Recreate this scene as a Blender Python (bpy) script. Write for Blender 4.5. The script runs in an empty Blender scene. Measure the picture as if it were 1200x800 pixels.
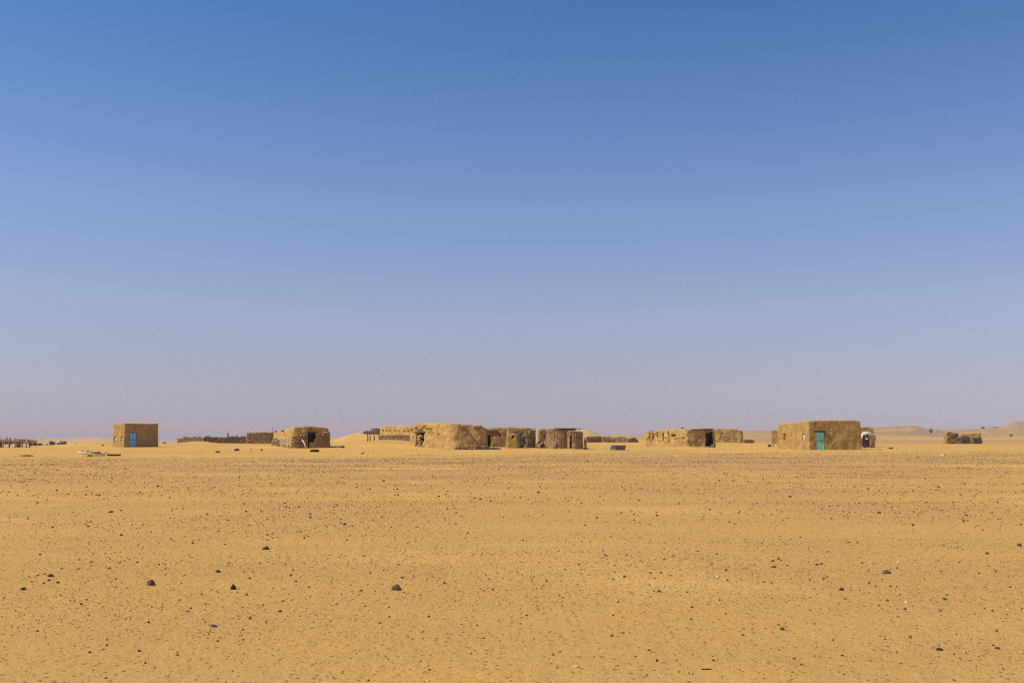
import bpy, bmesh, math, random
import numpy as np
from mathutils import Vector, Matrix

random.seed(7)
RNG = np.random.default_rng(7)
SC = bpy.context.scene
COL = SC.collection
R = math.radians

# ------------------------------------------------------------------ camera
EYE = 1.2
F = 35.0 / 36.0 * 1200.0            # focal length in photo pixels (1200 wide)
HORIZON = 513.0
PITCH = math.atan((HORIZON - 400.0) / F)
cam_data = bpy.data.cameras.new("camera")
cam_data.lens = 35.0
cam_data.sensor_width = 36.0
cam_data.sensor_fit = 'HORIZONTAL'
cam_data.clip_start = 0.05
cam_data.clip_end = 30000.0
cam = bpy.data.objects.new("camera", cam_data)
COL.objects.link(cam)
cam.location = (0, 0, EYE)
cam.rotation_euler = (math.pi / 2 + PITCH, 0, 0)
SC.camera = cam

# ------------------------------------------------------------------ sky
SUN_EL = R(52.0)
SUN_AZ = R(-100.0)                  # from +Y, clockwise: the sun stands left and a little behind the camera
TO_SUN = Vector((math.sin(SUN_AZ) * math.cos(SUN_EL), math.cos(SUN_AZ) * math.cos(SUN_EL), math.sin(SUN_EL)))
world = bpy.data.worlds.new("World")
SC.world = world
world.use_nodes = True
wn = world.node_tree
wn.nodes.clear()
w_out = wn.nodes.new("ShaderNodeOutputWorld")
w_bg = wn.nodes.new("ShaderNodeBackground")
w_bg.inputs["Strength"].default_value = 0.13
w_sky = wn.nodes.new("ShaderNodeTexSky")
w_sky.sky_type = 'NISHITA'
w_sky.sun_disc = False
w_sky.sun_elevation = SUN_EL
w_sky.sun_rotation = SUN_AZ
w_sky.altitude = 0.0
w_sky.air_density = 1.0
w_sky.dust_density = 0.0
w_sky.ozone_density = 6.0
# dusty desert air: the same tint all round, lavender grey low down and deep blue higher up
w_tc = wn.nodes.new("ShaderNodeTexCoord")
w_sep = wn.nodes.new("ShaderNodeSeparateXYZ")
w_ramp = wn.nodes.new("ShaderNodeValToRGB")
wn.links.new(w_tc.outputs["Generated"], w_sep.inputs[0])
wn.links.new(w_sep.outputs[2], w_ramp.inputs[0])
_stops = [(0.0, (0.66, 0.555, 0.80)), (0.024, (0.75, 0.62, 0.81)), (0.066, (1.02, 0.75, 0.83)), (0.125, (1.30, 0.95, 0.955)),
          (0.223, (1.26, 1.10, 1.13)), (0.316, (1.00, 1.05, 1.17)), (0.399, (0.77, 0.96, 1.18)), (0.6, (0.66, 0.92, 1.18))]
_el = w_ramp.color_ramp.elements
while len(_el) < len(_stops): _el.new(0.5)
for _e, (_p, _c) in zip(_el, _stops):
    _e.position = _p; _e.color = (_c[0] / 1.3, _c[1] / 1.3, _c[2] / 1.3, 1)
w_mul = wn.nodes.new("ShaderNodeMix"); w_mul.data_type = 'RGBA'; w_mul.blend_type = 'MULTIPLY'
w_mul.inputs[0].default_value = 1.0
wn.links.new(w_sky.outputs[0], w_mul.inputs[6])
wn.links.new(w_ramp.outputs[0], w_mul.inputs[7])
wn.links.new(w_mul.outputs[2], w_bg.inputs["Color"])
wn.links.new(w_bg.outputs[0], w_out.inputs["Surface"])

# ------------------------------------------------------------------ sun
sun_data = bpy.data.lights.new("sun", 'SUN')
sun_data.energy = 4.95
sun_data.angle = R(0.53)
sun_data.color = (1.0, 0.92, 0.77)
sun = bpy.data.objects.new("sun", sun_data)
COL.objects.link(sun)
sun.rotation_euler = TO_SUN.to_track_quat('Z', 'Y').to_euler()
sun.location = (-60, -20, 80)

SC.view_settings.view_transform = 'Standard'
SC.view_settings.look = 'None'
SC.view_settings.exposure = 0.0
SC.view_settings.gamma = 1.0
SC.view_settings.use_curve_mapping = False
SC.cycles.max_bounces = 6
SC.cycles.diffuse_bounces = 3
SC.cycles.volume_bounces = 0
SC.cycles.filter_width = 1.25
SC.cycles.use_denoising = False      # the denoiser smears the fine gravel


# ================================================================== helpers
def ray(px, py):
    cx, cy = (px - 600.0) / F, (400.0 - py) / F
    return (cx, math.cos(PITCH) - math.sin(PITCH) * cy, math.sin(PITCH) + math.cos(PITCH) * cy)


def zat(py, D, px=600.0):
    r = ray(px, py)
    return EYE + r[2] / r[1] * D


def sx(px):
    """sideways slope x / y of a photo column (taken at the horizon)"""
    r = ray(px, HORIZON)
    return r[0] / r[1]


def at(px, D):
    return np.array((sx(px) * D, D))


def px_of(x, y):
    return 600.0 + F * (x / y) * ray(600, HORIZON)[1]


def _h(ix, iy, iz, seed):
    n = (ix.astype(np.int64) * 374761393 + iy.astype(np.int64) * 668265263 + iz.astype(np.int64) * 2147483647 + seed * 974711)
    n = (n ^ (n >> 13)) * 1274126177
    n = n ^ (n >> 16)
    return (n & 0xFFFFFF) / float(0xFFFFFF) * 2.0 - 1.0


def vnoise(x, y, z=0.0, seed=0):
    """smooth value noise in -1..1, vectorised"""
    x, y, z = np.broadcast_arrays(np.asarray(x, float), np.asarray(y, float), np.asarray(z, float))
    fx, fy, fz = np.floor(x), np.floor(y), np.floor(z)
    tx, ty, tz = x - fx, y - fy, z - fz
    tx, ty, tz = tx * tx * (3 - 2 * tx), ty * ty * (3 - 2 * ty), tz * tz * (3 - 2 * tz)
    out = 0.0
    for dx in (0, 1):
        for dy in (0, 1):
            for dz in (0, 1):
                wgt = (tx if dx else 1 - tx) * (ty if dy else 1 - ty) * (tz if dz else 1 - tz)
                out = out + wgt * _h(fx + dx, fy + dy, fz + dz, seed)
    return out


def fbm(x, y, z=0.0, seed=0, octv=3):
    s, a = 0.0, 1.0
    for o in range(octv):
        s = s + a * vnoise(np.asarray(x) * 2 ** o, np.asarray(y) * 2 ** o, np.asarray(z) * 2 ** o, seed + o * 17)
        a *= 0.5
    return s


def sstep(a, b, v):
    t = np.clip((v - a) / (b - a), 0, 1)
    return t * t * (3 - 2 * t)


def tag(o, label=None, cat=None, group=None, kind=None):
    if label: o["label"] = label
    if cat: o["category"] = cat
    if group: o["group"] = group
    if kind: o["kind"] = kind
    return o


ORIGIN = {}


def thing(name, label, cat, loc, group=None):
    o = bpy.data.objects.new(name, None)
    o.empty_display_size = 0.3
    COL.objects.link(o)
    o.location = loc
    ORIGIN[o.name] = np.array(loc, float)
    return tag(o, label, cat, group)


def mesh_obj(name, V, Fc, mat, parent=None, loc=None, smooth=False, weld=False, kind=None):
    """one mesh object; vertices are given in world coordinates"""
    V = np.asarray(V, float).reshape(-1, 3)
    if parent is not None:
        org = ORIGIN[parent.name]
    else:
        org = np.array(loc if loc is not None else (0, 0, 0), float)
    me = bpy.data.meshes.new(name)
    me.from_pydata((V - org).tolist(), [], [tuple(int(i) for i in f) for f in Fc])
    if weld:
        bm = bmesh.new(); bm.from_mesh(me)
        bmesh.ops.remove_doubles(bm, verts=bm.verts, dist=0.004)
        bmesh.ops.recalc_face_normals(bm, faces=bm.faces)
        bm.to_mesh(me); bm.free()
    if smooth:
        me.polygons.foreach_set("use_smooth", [True] * len(me.polygons))
    if mat: me.materials.append(mat)
    me.update()
    o = bpy.data.objects.new(name, me)
    COL.objects.link(o)
    if parent is not None:
        o.parent = parent
        ORIGIN[o.name] = ORIGIN[parent.name]
    else:
        o.location = org
        ORIGIN[o.name] = org
    if kind: o["kind"] = kind
    return o


class MB:
    """collects pieces of ONE part"""
    def __init__(s): s.v, s.f, s.n = [], [], 0

    def add(s, V, Fc):
        V = np.asarray(V, float).reshape(-1, 3)
        s.v.append(V); s.f += [[i + s.n for i in f] for f in Fc]; s.n += len(V)
        return s

    def box(s, c, ax, ay, az):
        c, ax, ay, az = map(lambda q: np.asarray(q, float), (c, ax, ay, az))
        V = [c + i * ax + j * ay + k * az for i in (-1, 1) for j in (-1, 1) for k in (-1, 1)]
        return s.add(V, [(0, 1, 3, 2), (4, 6, 7, 5), (0, 4, 5, 1), (2, 3, 7, 6), (0, 2, 6, 4), (1, 5, 7, 3)])

    def tube(s, P, rad, n=6):
        P = [np.asarray(p, float) for p in P]
        if not hasattr(rad, '__len__'): rad = [rad] * len(P)
        V, Fc = [], []
        for i, p in enumerate(P):
            t = P[min(i + 1, len(P) - 1)] - P[max(i - 1, 0)]
            t = t / (np.linalg.norm(t) + 1e-9)
            a = np.cross(t, (0.31, 0.2, 0.93)); 
            if np.linalg.norm(a) < 1e-3: a = np.cross(t, (1, 0, 0))
            a /= np.linalg.norm(a); b = np.cross(t, a)
            for k in range(n):
                w = 2 * math.pi * k / n
                V.append(p + rad[i] * (math.cos(w) * a + math.sin(w) * b))
        for i in range(len(P) - 1):
            for k in range(n):
                Fc.append((i * n + k, i * n + (k + 1) % n, (i + 1) * n + (k + 1) % n, (i + 1) * n + k))
        Fc.append(tuple(range(n - 1, -1, -1))); Fc.append(tuple((len(P) - 1) * n + k for k in range(n)))
        return s.add(V, Fc)

    def build(s, name, mat, parent=None, loc=None, smooth=False, kind=None, weld=False):
        return mesh_obj(name, np.concatenate(s.v), s.f, mat, parent, loc, smooth, weld, kind)


# ------------------------------------------------------------------ materials
def nt_new(name):
    m = bpy.data.materials.new(name); m.use_nodes = True
    nt = m.node_tree; nt.nodes.clear()
    out = nt.nodes.new("ShaderNodeOutputMaterial")
    b = nt.nodes.new("ShaderNodeBsdfPrincipled")
    b.inputs["Roughness"].default_value = 0.95
    b.inputs["Specular IOR Level"].default_value = 0.1
    nt.links.new(b.outputs[0], out.inputs["Surface"])
    return m, nt, b


def N(nt, t, **kw):
    n = nt.nodes.new(t)
    for k, v in kw.items():
        if k in n.inputs: n.inputs[k].default_value = v
        else: setattr(n, k, v)
    return n


def math_n(nt, op, a, b=None, c=None, clamp=False):
    n = nt.nodes.new("ShaderNodeMath"); n.operation = op; n.use_clamp = clamp
    for i, v in enumerate((a, b, c)):
        if v is None: continue
        if isinstance(v, (int, float)): n.inputs[i].default_value = v
        else: nt.links.new(v, n.inputs[i])
    return n.outputs[0]


def maprange(nt, v, a, b, c=0.0, d=1.0, smooth=True):
    n = nt.nodes.new("ShaderNodeMapRange"); n.clamp = True
    if smooth: n.interpolation_type = 'SMOOTHSTEP'
    nt.links.new(v, n.inputs[0])
    for i, q in enumerate((a, b, c, d)): n.inputs[i + 1].default_value = q
    return n.outputs[0]


def noise_n(nt, vec, scale, detail=4.0, rough=0.6, dim='3D'):
    n = N(nt, "ShaderNodeTexNoise", Scale=scale, Detail=detail, Roughness=rough)
    n.noise_dimensions = dim
    if vec is not None: nt.links.new(vec, n.inputs["Vector"])
    return n.outputs["Fac"]


def mapping(nt, vec, sc):
    n = nt.nodes.new("ShaderNodeMapping"); n.inputs["Scale"].default_value = sc
    nt.links.new(vec, n.inputs["Vector"]); return n.outputs[0]


def mixc(nt, fac, a, b, mode='MIX'):
    n = nt.nodes.new("ShaderNodeMix"); n.data_type = 'RGBA'; n.blend_type = mode
    ins = {'f': n.inputs[0], 'a': n.inputs[6], 'b': n.inputs[7]}
    for k, v in (('f', fac), ('a', a), ('b', b)):
        if isinstance(v, (int, float)): ins[k].default_value = v
        elif isinstance(v, tuple): ins[k].default_value = (v[0], v[1], v[2], 1)
        else: nt.links.new(v, ins[k])
    return n.outputs[2]


def bump_n(nt, b, h, strength, dist):
    n = N(nt, "ShaderNodeBump", Strength=strength, Distance=dist)
    nt.links.new(h, n.inputs["Height"]); nt.links.new(n.outputs[0], b.inputs["Normal"])


def mat_rough(name, c1, c2, scale=1.5, fine=9.0, bump=0.6, bdist=0.05, c3=None, c3_lo=0.55, c3_hi=0.7, rough=0.95, spec=0.1):
    """two-tone weathered surface with grain; c3 = patches of a third colour"""
    m, nt, b = nt_new(name)
    tc = nt.nodes.new("ShaderNodeTexCoord").outputs["Object"]
    n1 = noise_n(nt, tc, scale, 5); n2 = noise_n(nt, tc, fine, 6, 0.7)
    f = math_n(nt, 'ADD', math_n(nt, 'MULTIPLY', n1, 0.6), math_n(nt, 'MULTIPLY', n2, 0.4))
    col = mixc(nt, maprange(nt, f, 0.38, 0.62), c1, c2)
    if name.startswith("mud_plaster"):                  # rain runnels
        rn = noise_n(nt, mapping(nt, tc, (2.6, 2.6, 0.28)), 1.0, 4, 0.6)
        col = mixc(nt, math_n(nt, 'MULTIPLY', maprange(nt, rn, 0.54, 0.68), 0.45), col, (c1[0] * 0.72, c1[1] * 0.70, c1[2] * 0.68))
    if c3:
        n3 = noise_n(nt, tc, scale * 0.6, 4)
        col = mixc(nt, maprange(nt, n3, c3_lo, c3_hi), col, c3)
    nt.links.new(col, b.inputs["Base Color"])
    b.inputs["Roughness"].default_value = rough
    b.inputs["Specular IOR Level"].default_value = spec
    bump_n(nt, b, n2, bump, bdist)
    return m


def mat_attr(name, attr="tint", rough=0.9, spec=0.15):
    """colour of each small piece comes from the piece itself"""
    m, nt, b = nt_new(name)
    a = nt.nodes.new("ShaderNodeAttribute"); a.attribute_name = attr
    tc = nt.nodes.new("ShaderNodeTexCoord").outputs["Object"]
    n = noise_n(nt, tc, 22.0, 4)
    col = mixc(nt, 1.0, a.outputs["Color"], mixc(nt, n, (0.7, 0.7, 0.7), (1.25, 1.25, 1.25)), 'MULTIPLY')
    nt.links.new(col, b.inputs["Base Color"])
    b.inputs["Roughness"].default_value = rough
    b.inputs["Specular IOR Level"].default_value = spec
    return m


M = {}
M['mud'] = mat_rough("mud_plaster", (0.35, 0.215, 0.066), (0.50, 0.315, 0.103), 1.1, 3.2, 1.0, 0.16)
M['mud_pale'] = mat_rough("mud_plaster_pale", (0.43, 0.27, 0.085), (0.55, 0.355, 0.118), 0.8, 3.2, 0.9, 0.14, (0.36, 0.22, 0.08), 0.5, 0.66)
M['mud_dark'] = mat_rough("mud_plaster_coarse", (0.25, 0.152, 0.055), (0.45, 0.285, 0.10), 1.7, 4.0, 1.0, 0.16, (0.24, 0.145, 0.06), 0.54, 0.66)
M['roof_mud'] = mat_rough("roof_mud", (0.42, 0.27, 0.095), (0.52, 0.33, 0.12), 0.9, 5.0, 0.5, 0.05)
M['stone'] = mat_attr("field_stone")
M['core'] = mat_rough("mud_mortar", (0.34, 0.215, 0.082), (0.46, 0.295, 0.115), 2.0, 9.0)
M['wood'] = mat_rough("weathered_wood", (0.10, 0.065, 0.035), (0.20, 0.13, 0.07), 3.0, 20.0, 0.5, 0.01)
M['wood_dark'] = mat_rough("dark_wood", (0.035, 0.024, 0.015), (0.09, 0.058, 0.032), 3.0, 20.0, 0.5, 0.01)
M['wood_pale'] = mat_rough("bleached_wood", (0.58, 0.43, 0.23), (0.74, 0.59, 0.37), 3.0, 20.0, 0.4, 0.01)
M['brush'] = mat_attr("dry_brush")
M['blue'] = mat_rough("blue_door_paint", (0.20, 0.50, 0.80), (0.27, 0.57, 0.84), 2.5, 15.0, 0.2, 0.01, (0.20, 0.30, 0.40), 0.6, 0.75, 0.6, 0.3)
M['green'] = mat_rough("green_door_paint", (0.25, 0.68, 0.50), (0.34, 0.76, 0.58), 2.5, 15.0, 0.2, 0.01, (0.30, 0.52, 0.55), 0.56, 0.7, 0.6, 0.3)
M['green_dark'] = mat_rough("dark_green_paint", (0.04, 0.14, 0.10), (0.06, 0.18, 0.13), 2.5, 15.0, 0.2, 0.01)
M['blue_dark'] = mat_rough("dark_blue_paint", (0.035, 0.09, 0.17), (0.05, 0.12, 0.22), 2.5, 15.0, 0.2, 0.01)
M['shutter'] = mat_rough("pale_shutter_paint", (0.46, 0.52, 0.50), (0.58, 0.62, 0.58), 3.0, 15.0, 0.2, 0.01)
M['rubber'] = mat_rough("worn_rubber", (0.02, 0.02, 0.022), (0.05, 0.047, 0.045), 4.0, 25.0, 0.3, 0.01, None, 0, 0, 0.8, 0.3)
M['metal'] = mat_rough("dull_sheet_metal", (0.10, 0.095, 0.09), (0.17, 0.155, 0.14), 2.0, 14.0, 0.2, 0.01, (0.13, 0.09, 0.06), 0.56, 0.7, 0.65, 0.4)
M['white'] = mat_rough("dusty_white", (0.70, 0.68, 0.63), (0.82, 0.80, 0.76), 4.0, 20.0, 0.2, 0.01)
M['plastic_blue'] = mat_rough("blue_grey_plastic", (0.12, 0.15, 0.22), (0.18, 0.21, 0.28), 3.0, 15.0, 0.2, 0.01, None, 0, 0, 0.6, 0.3)
M['plank_blue'] = mat_rough("blue_grey_plank", (0.12, 0.14, 0.17), (0.20, 0.22, 0.25), 3.0, 15.0, 0.2, 0.01)
M['leaf'] = mat_attr("dry_leaves")
M['camel'] = mat_rough("pale_camel_hide", (0.44, 0.35, 0.24), (0.60, 0.50, 0.37), 2.0, 18.0, 0.4, 0.02)
M['skin'] = mat_rough("dark_skin", (0.055, 0.03, 0.018), (0.075, 0.042, 0.026), 6.0, 30.0, 0.1, 0.005, None, 0, 0, 0.6, 0.4)
M['maroon'] = mat_rough("maroon_cloth", (0.055, 0.014, 0.016), (0.10, 0.026, 0.028), 5.0, 25.0, 0.3, 0.02)
M['navy'] = mat_rough("dark_blue_cloth", (0.016, 0.016, 0.026), (0.035, 0.034, 0.05), 5.0, 25.0, 0.3, 0.02)
M['black'] = mat_rough("black_cloth", (0.010, 0.009, 0.009), (0.022, 0.019, 0.018), 5.0, 25.0, 0.3, 0.02)
M['red'] = mat_rough("pinkish_red_cloth", (0.52, 0.05, 0.07), (0.68, 0.11, 0.13), 5.0, 25.0, 0.3, 0.02)
M['cloth_white'] = mat_rough("white_cloth", (0.62, 0.60, 0.58), (0.76, 0.74, 0.72), 5.0, 25.0, 0.3, 0.02)
M['hay'] = mat_rough("straw", (0.36, 0.24, 0.09), (0.50, 0.36, 0.15), 4.0, 20.0, 0.6, 0.03)

# ================================================================== ground
# soft drifts of blown sand: (px, D, height, half-width m, half-depth m)
DRIFTS = [
    (456, 128, 0.95, 5.5, 14.0), (492, 112, 0.42, 4.5, 5.0), (440, 150, 0.45, 8, 14),
    (250, 180, 0.22, 22, 16), (200, 180, 0.08, 14, 12), (233.5, 184.5, 0.45, 2.4, 4.0), (325, 117, 0.30, 5, 6),
    (118, 150, 0.55, 9, 10), (350, 165, 0.16, 14, 12),
    (598, 116, 0.16, 8, 5), (785, 114, 0.22, 7, 5), (855, 160, 0.45, 10, 10), (720, 205, 0.30, 16, 14),
    (1125, 195, 0.05, 12, 10), (905, 190, 0.10, 8, 8),
]
# ridges of far dunes: crest line (px, py), distance, front width, back width
RIDGES = [
    ([(-80, 516), (0, 516), (25, 515.5), (38, 514), (46, 513), (53, 514.2), (62, 513), (75, 513.2), (88, 512.6), (105, 511.6),
      (118, 512), (132, 513.5), (150, 517), (185, 526), (260, 530)], 2500, 900, 800),
    ([(380, 521), (390, 517.5), (400, 512), (410, 509), (425, 506.5), (437, 505), (455, 504), (500, 505), (560, 508), (600, 509.5), (640, 511), (700, 513)], 420, 130, 180),
    ([(560, 512), (610, 509), (640, 507), (668, 505), (684, 504), (690, 504.5), (697, 507), (703, 510), (720, 513)], 1300, 420, 400),
    ([(640, 511), (700, 509.4), (730, 509), (760, 509), (800, 508.5), (850, 506.5), (870, 504.8), (890, 504.4), (912, 504.6), (950, 503),
      (1000, 501), (1024, 500.2), (1036, 500.6), (1043, 499.7), (1050, 499.2), (1056, 499.8), (1069, 499.0), (1076, 500), (1084, 502.6), (1090, 504),
      (1097, 503.3), (1105, 505), (1115, 504.2), (1130, 503.6), (1150, 503), (1155, 502), (1170, 501.2), (1179, 499.6), (1186, 496.4),
      (1192, 494.3), (1200, 494.6), (1230, 498), (1290, 503), (1400, 507)], 1150, 430, 420),
    ([(860, 512), (880, 508.6), (912, 506.8), (960, 506), (1024, 505.5), (1060, 506.2), (1100, 508.4), (1140, 509.4), (1180, 508.4), (1210, 507.6), (1300, 509)], 760, 190, 220),
]


def ground_z(x, y, micro=True):
    x = np.asarray(x, float); y = np.asarray(y, float)
    r = np.hypot(x, y)
    yy = np.maximum(y, 1.0)
    px = 600.0 + F * np.clip(x / yy, -3, 3) * ray(600, HORIZON)[1]
    front = sstep(0.0, 30.0, y)
    z = 0.03 * vnoise(x / 9.0, y / 9.0, seed=3) * sstep(6, 30, r)
    if micro:
        z = z + (0.012 * vnoise(x / 1.3, y / 1.3, seed=5) + 0.008 * vnoise(x / 0.45, y / 0.45, seed=6)) * (1 - sstep(60, 120, r))
        z = z + 0.05 * vnoise(x / 14.0, y / 5.0, seed=8) * sstep(30, 60, r) * (1 - sstep(90, 130, r))
    slope = -0.0072 * np.clip(y - 175, 0, 1700) * (1 - sstep(150, 420, px)) * front
    slope = slope - 0.019 * np.clip(y - 138, 0, 55) * (1 - sstep(55, 128, px)) * front
    z = z + slope
    for dpx, D, hgt, wx, wy in DRIFTS:
        c = at(dpx, D)
        z = z + hgt * np.exp(-((x - c[0]) / wx) ** 2 - ((y - c[1]) / wy) ** 2)
    for prof, RD, wf, wb in RIDGES:
        P = np.array(prof)
        zc = EYE + (HORIZON - np.interp(px, P[:, 0], P[:, 1])) * RD / F
        fade = sstep(P[0, 0] - 60, P[0, 0] + 10, px) * (1 - sstep(P[-1, 0] - 10, P[-1, 0] + 60, px)) * front
        wob = RD + 0.10 * RD * vnoise(px / 70.0, RD * 0.013, seed=21)
        d = y - wob
        t = np.where(d < 0, -d / wf, d / wb)
        prof_t = 1 - sstep(0.0, 1.0, t)
        det = 1 + (0.13 * vnoise(x / (RD * 0.055), y / (RD * 0.10), seed=31)) * np.clip(t * 2.2, 0, 1)
        z = np.maximum(z, slope + np.maximum(zc - slope, 0.0) * prof_t * det * fade)
    return z


def gz(x, y):
    return float(ground_z(np.array([x]), np.array([y]))[0])


def gp(px, D, dz=0.0):
    c = at(px, D)
    return np.array((c[0], c[1], gz(c[0], c[1]) + dz))


def gy(px, py):
    """ground point seen at a photo pixel (walks the ray until it meets the ground)"""
    r = ray(px, py)
    t = 3.0 * 1.003 ** np.arange(1700)
    d = EYE + r[2] * t - ground_z(r[0] * t, r[1] * t)
    k = int(np.argmax(d <= 0)) if (d <= 0).any() else len(t) - 1
    return np.array((r[0] * t[k], r[1] * t[k], gz(r[0] * t[k], r[1] * t[k])))


def build_ground():
    a_in = np.arange(-33.0, 33.01, 0.1)
    a_out = np.concatenate((np.arange(33.5, 60, 1.2), np.arange(60, 300, 6.0), np.arange(300, 327, 1.2)))
    ang = np.radians(np.concatenate((a_in, a_out)))
    rad = [0.4]
    while rad[-1] < 7000:
        r_ = rad[-1]
        k = 1.05 if r_ < 4 else 1.018 if r_ < 60 else 1.014 if r_ < 260 else 1.022 if r_ < 1700 else 1.08
        rad.append(r_ * k)
    rad = np.array(rad)
    na, nr = len(ang), len(rad)
    RR, AA = np.meshgrid(rad, ang, indexing='ij')
    X, Y = RR * np.sin(AA), RR * np.cos(AA)
    Z = ground_z(X, Y)
    V = np.stack((X, Y, Z), -1).reshape(-1, 3)
    V = np.concatenate((V, [[0, 0, 0]]))
    i = np.arange(nr - 1)[:, None]; j = np.arange(na)[None, :]; j2 = (j + 1) % na
    Q = np.stack((i * na + j, (i + 1) * na + j, (i + 1) * na + j2, i * na + j2), -1).reshape(-1, 4)[:, ::-1]
    T = np.stack((np.arange(na), (np.arange(na) + 1) % na, np.full(na, len(V) - 1)), -1)
    me = bpy.data.meshes.new("ground")
    me.vertices.add(len(V)); me.vertices.foreach_set("co", V.ravel())
    nl = Q.size + T.size
    me.loops.add(nl); me.loops.foreach_set("vertex_index", np.concatenate((Q.ravel(), T[:, ::-1].ravel())).astype(np.int32))
    npol = len(Q) + len(T)
    me.polygons.add(npol)
    st = np.concatenate((np.arange(len(Q)) * 4, len(Q) * 4 + np.arange(len(T)) * 3)).astype(np.int32)
    me.polygons.foreach_set("loop_start", st)
    me.polygons.foreach_set("use_smooth", np.ones(npol, bool))
    me.update(calc_edges=True); me.validate()
    bm = bmesh.new(); bm.from_mesh(me); bm.faces.ensure_lookup_table()
    if bm.faces[0].normal.z < 0:
        bmesh.ops.reverse_faces(bm, faces=bm.faces)
    bm.to_mesh(me); bm.free()
    return me


def ground_material():
    m, nt, b = nt_new("desert_sand")
    pos = nt.nodes.new("ShaderNodeTexCoord").outputs["Object"]
    sep = nt.nodes.new("ShaderNodeSeparateXYZ"); nt.links.new(pos, sep.inputs[0])
    x, y = sep.outputs[0], sep.outputs[1]
    big = noise_n(nt, pos, 0.045, 3)
    mid = noise_n(nt, pos, 0.55, 5, 0.65)
    streak = noise_n(nt, mapping(nt, pos, (0.035, 0.42, 1)), 1.0, 5, 0.6)
    fine = noise_n(nt, pos, 30.0, 5, 0.75)
    # sand
    sand = mixc(nt, maprange(nt, fine, 0.3, 0.7), (0.49, 0.266, 0.060), (0.615, 0.343, 0.082))
    sand = mixc(nt, maprange(nt, mid, 0.35, 0.7), sand, (0.575, 0.337, 0.083))
    # gravel plain: edge runs from about 58 m on the left to 82 m on the right
    e = math_n(nt, 'SUBTRACT', y, math_n(nt, 'MULTIPLY', x, 0.34))
    e = math_n(nt, 'ADD', e, math_n(nt, 'MULTIPLY', math_n(nt, 'SUBTRACT', streak, 0.5), 60.0))
    near = maprange(nt, e, 60.0, 74.0, 1.0, 0.0)
    dens = maprange(nt, e, 14.0, 56.0, 0.55, 0.95)
    patch = maprange(nt, math_n(nt, 'ADD', math_n(nt, 'MULTIPLY', streak, 0.6), math_n(nt, 'MULTIPLY', mid, 0.4)), 0.36, 0.6, 0.35, 1.0)
    grav = math_n(nt, 'MULTIPLY', math_n(nt, 'MULTIPLY', near, dens), patch)
    # far gravel flats beyond the village, mostly on the right
    far = math_n(nt, 'MULTIPLY', maprange(nt, y, 130.0, 260.0), maprange(nt, math_n(nt, 'SUBTRACT', x, math_n(nt, 'MULTIPLY', y, 0.05)), 22.0, 80.0))
    farpatch = noise_n(nt, mapping(nt, pos, (0.006, 0.012, 0.05)), 1.0, 5, 0.6)
    far = math_n(nt, 'MULTIPLY', far, maprange(nt, farpatch, 0.32, 0.56, 0.15, 0.85))
    hillp = noise_n(nt, mapping(nt, pos, (0.011, 0.006, 0.03)), 1.0, 6, 0.62)
    hill = math_n(nt, 'MULTIPLY', maprange(nt, y, 500.0, 800.0), maprange(nt, hillp, 0.54, 0.66, 0, 0.6))
    speck = N(nt, "ShaderNodeTexVoronoi", Scale=16.0); speck.feature = 'F1'; nt.links.new(pos, speck.inputs["Vector"])
    ssep = nt.nodes.new("ShaderNodeSeparateXYZ"); nt.links.new(speck.outputs["Color"], ssep.inputs[0])
    small = math_n(nt, 'MULTIPLY', maprange(nt, speck.outputs["Distance"], 0.16, 0.30, 1.0, 0.0), maprange(nt, ssep.outputs[0], 0.45, 0.6))
    gcol = mixc(nt, maprange(nt, fine, 0.3, 0.7), (0.335, 0.195, 0.076), (0.47, 0.277, 0.098))
    gcol = mixc(nt, math_n(nt, 'MULTIPLY', small, 0.5), gcol, (0.17, 0.105, 0.065))
    wob = math_n(nt, 'MULTIPLY', math_n(nt, 'SUBTRACT', noise_n(nt, mapping(nt, pos, (0.11, 0.02, 1)), 1.0, 3), 0.5), 3.0)
    trk = None
    for c_, m_, w_ in ((38.6, 0.03, 0.35), (36.6, 0.03, 0.3), (45.5, -0.06, 0.4), (47.6, -0.06, 0.35), (27.0, 0.16, 0.25), (25.4, 0.16, 0.25), (11.5, -0.22, 0.5)):
        d_ = math_n(nt, 'ABSOLUTE', math_n(nt, 'ADD', math_n(nt, 'SUBTRACT', y, math_n(nt, 'MULTIPLY_ADD', x, m_, c_)), wob))
        f_ = maprange(nt, d_, w_ * 0.5, w_ * 1.6, 1.0, 0.0)
        trk = f_ if trk is None else math_n(nt, 'MAXIMUM', trk, f_)
    thin = math_n(nt, 'MULTIPLY', maprange(nt, noise_n(nt, mapping(nt, pos, (0.05, 0.16, 1)), 1.0, 6, 0.68), 0.46, 0.64), maprange(nt, y, 150.0, 180.0, 0.45, 0.0))
    grav = math_n(nt, 'MAXIMUM', grav, thin)
    trk = math_n(nt, 'MULTIPLY', trk, maprange(nt, noise_n(nt, pos, 0.12, 4, 0.65), 0.46, 0.6))
    grav = math_n(nt, 'MULTIPLY', grav, math_n(nt, 'SUBTRACT', 1.0, math_n(nt, 'MULTIPLY', trk, 0.6)))
    col = mixc(nt, grav, sand, gcol)
    soft = noise_n(nt, mapping(nt, pos, (0.13, 0.17, 1)), 1.0, 5, 0.6)
    col = mixc(nt, math_n(nt, 'MULTIPLY', maprange(nt, soft, 0.50, 0.30), 0.55), col, (0.43, 0.242, 0.085))
    col = mixc(nt, math_n(nt, 'MULTIPLY', maprange(nt, soft, 0.5, 0.68), 0.8), col, (0.62, 0.36, 0.100))
    spk = math_n(nt, 'MULTIPLY', math_n(nt, 'MULTIPLY', small, 0.45), near)
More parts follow.
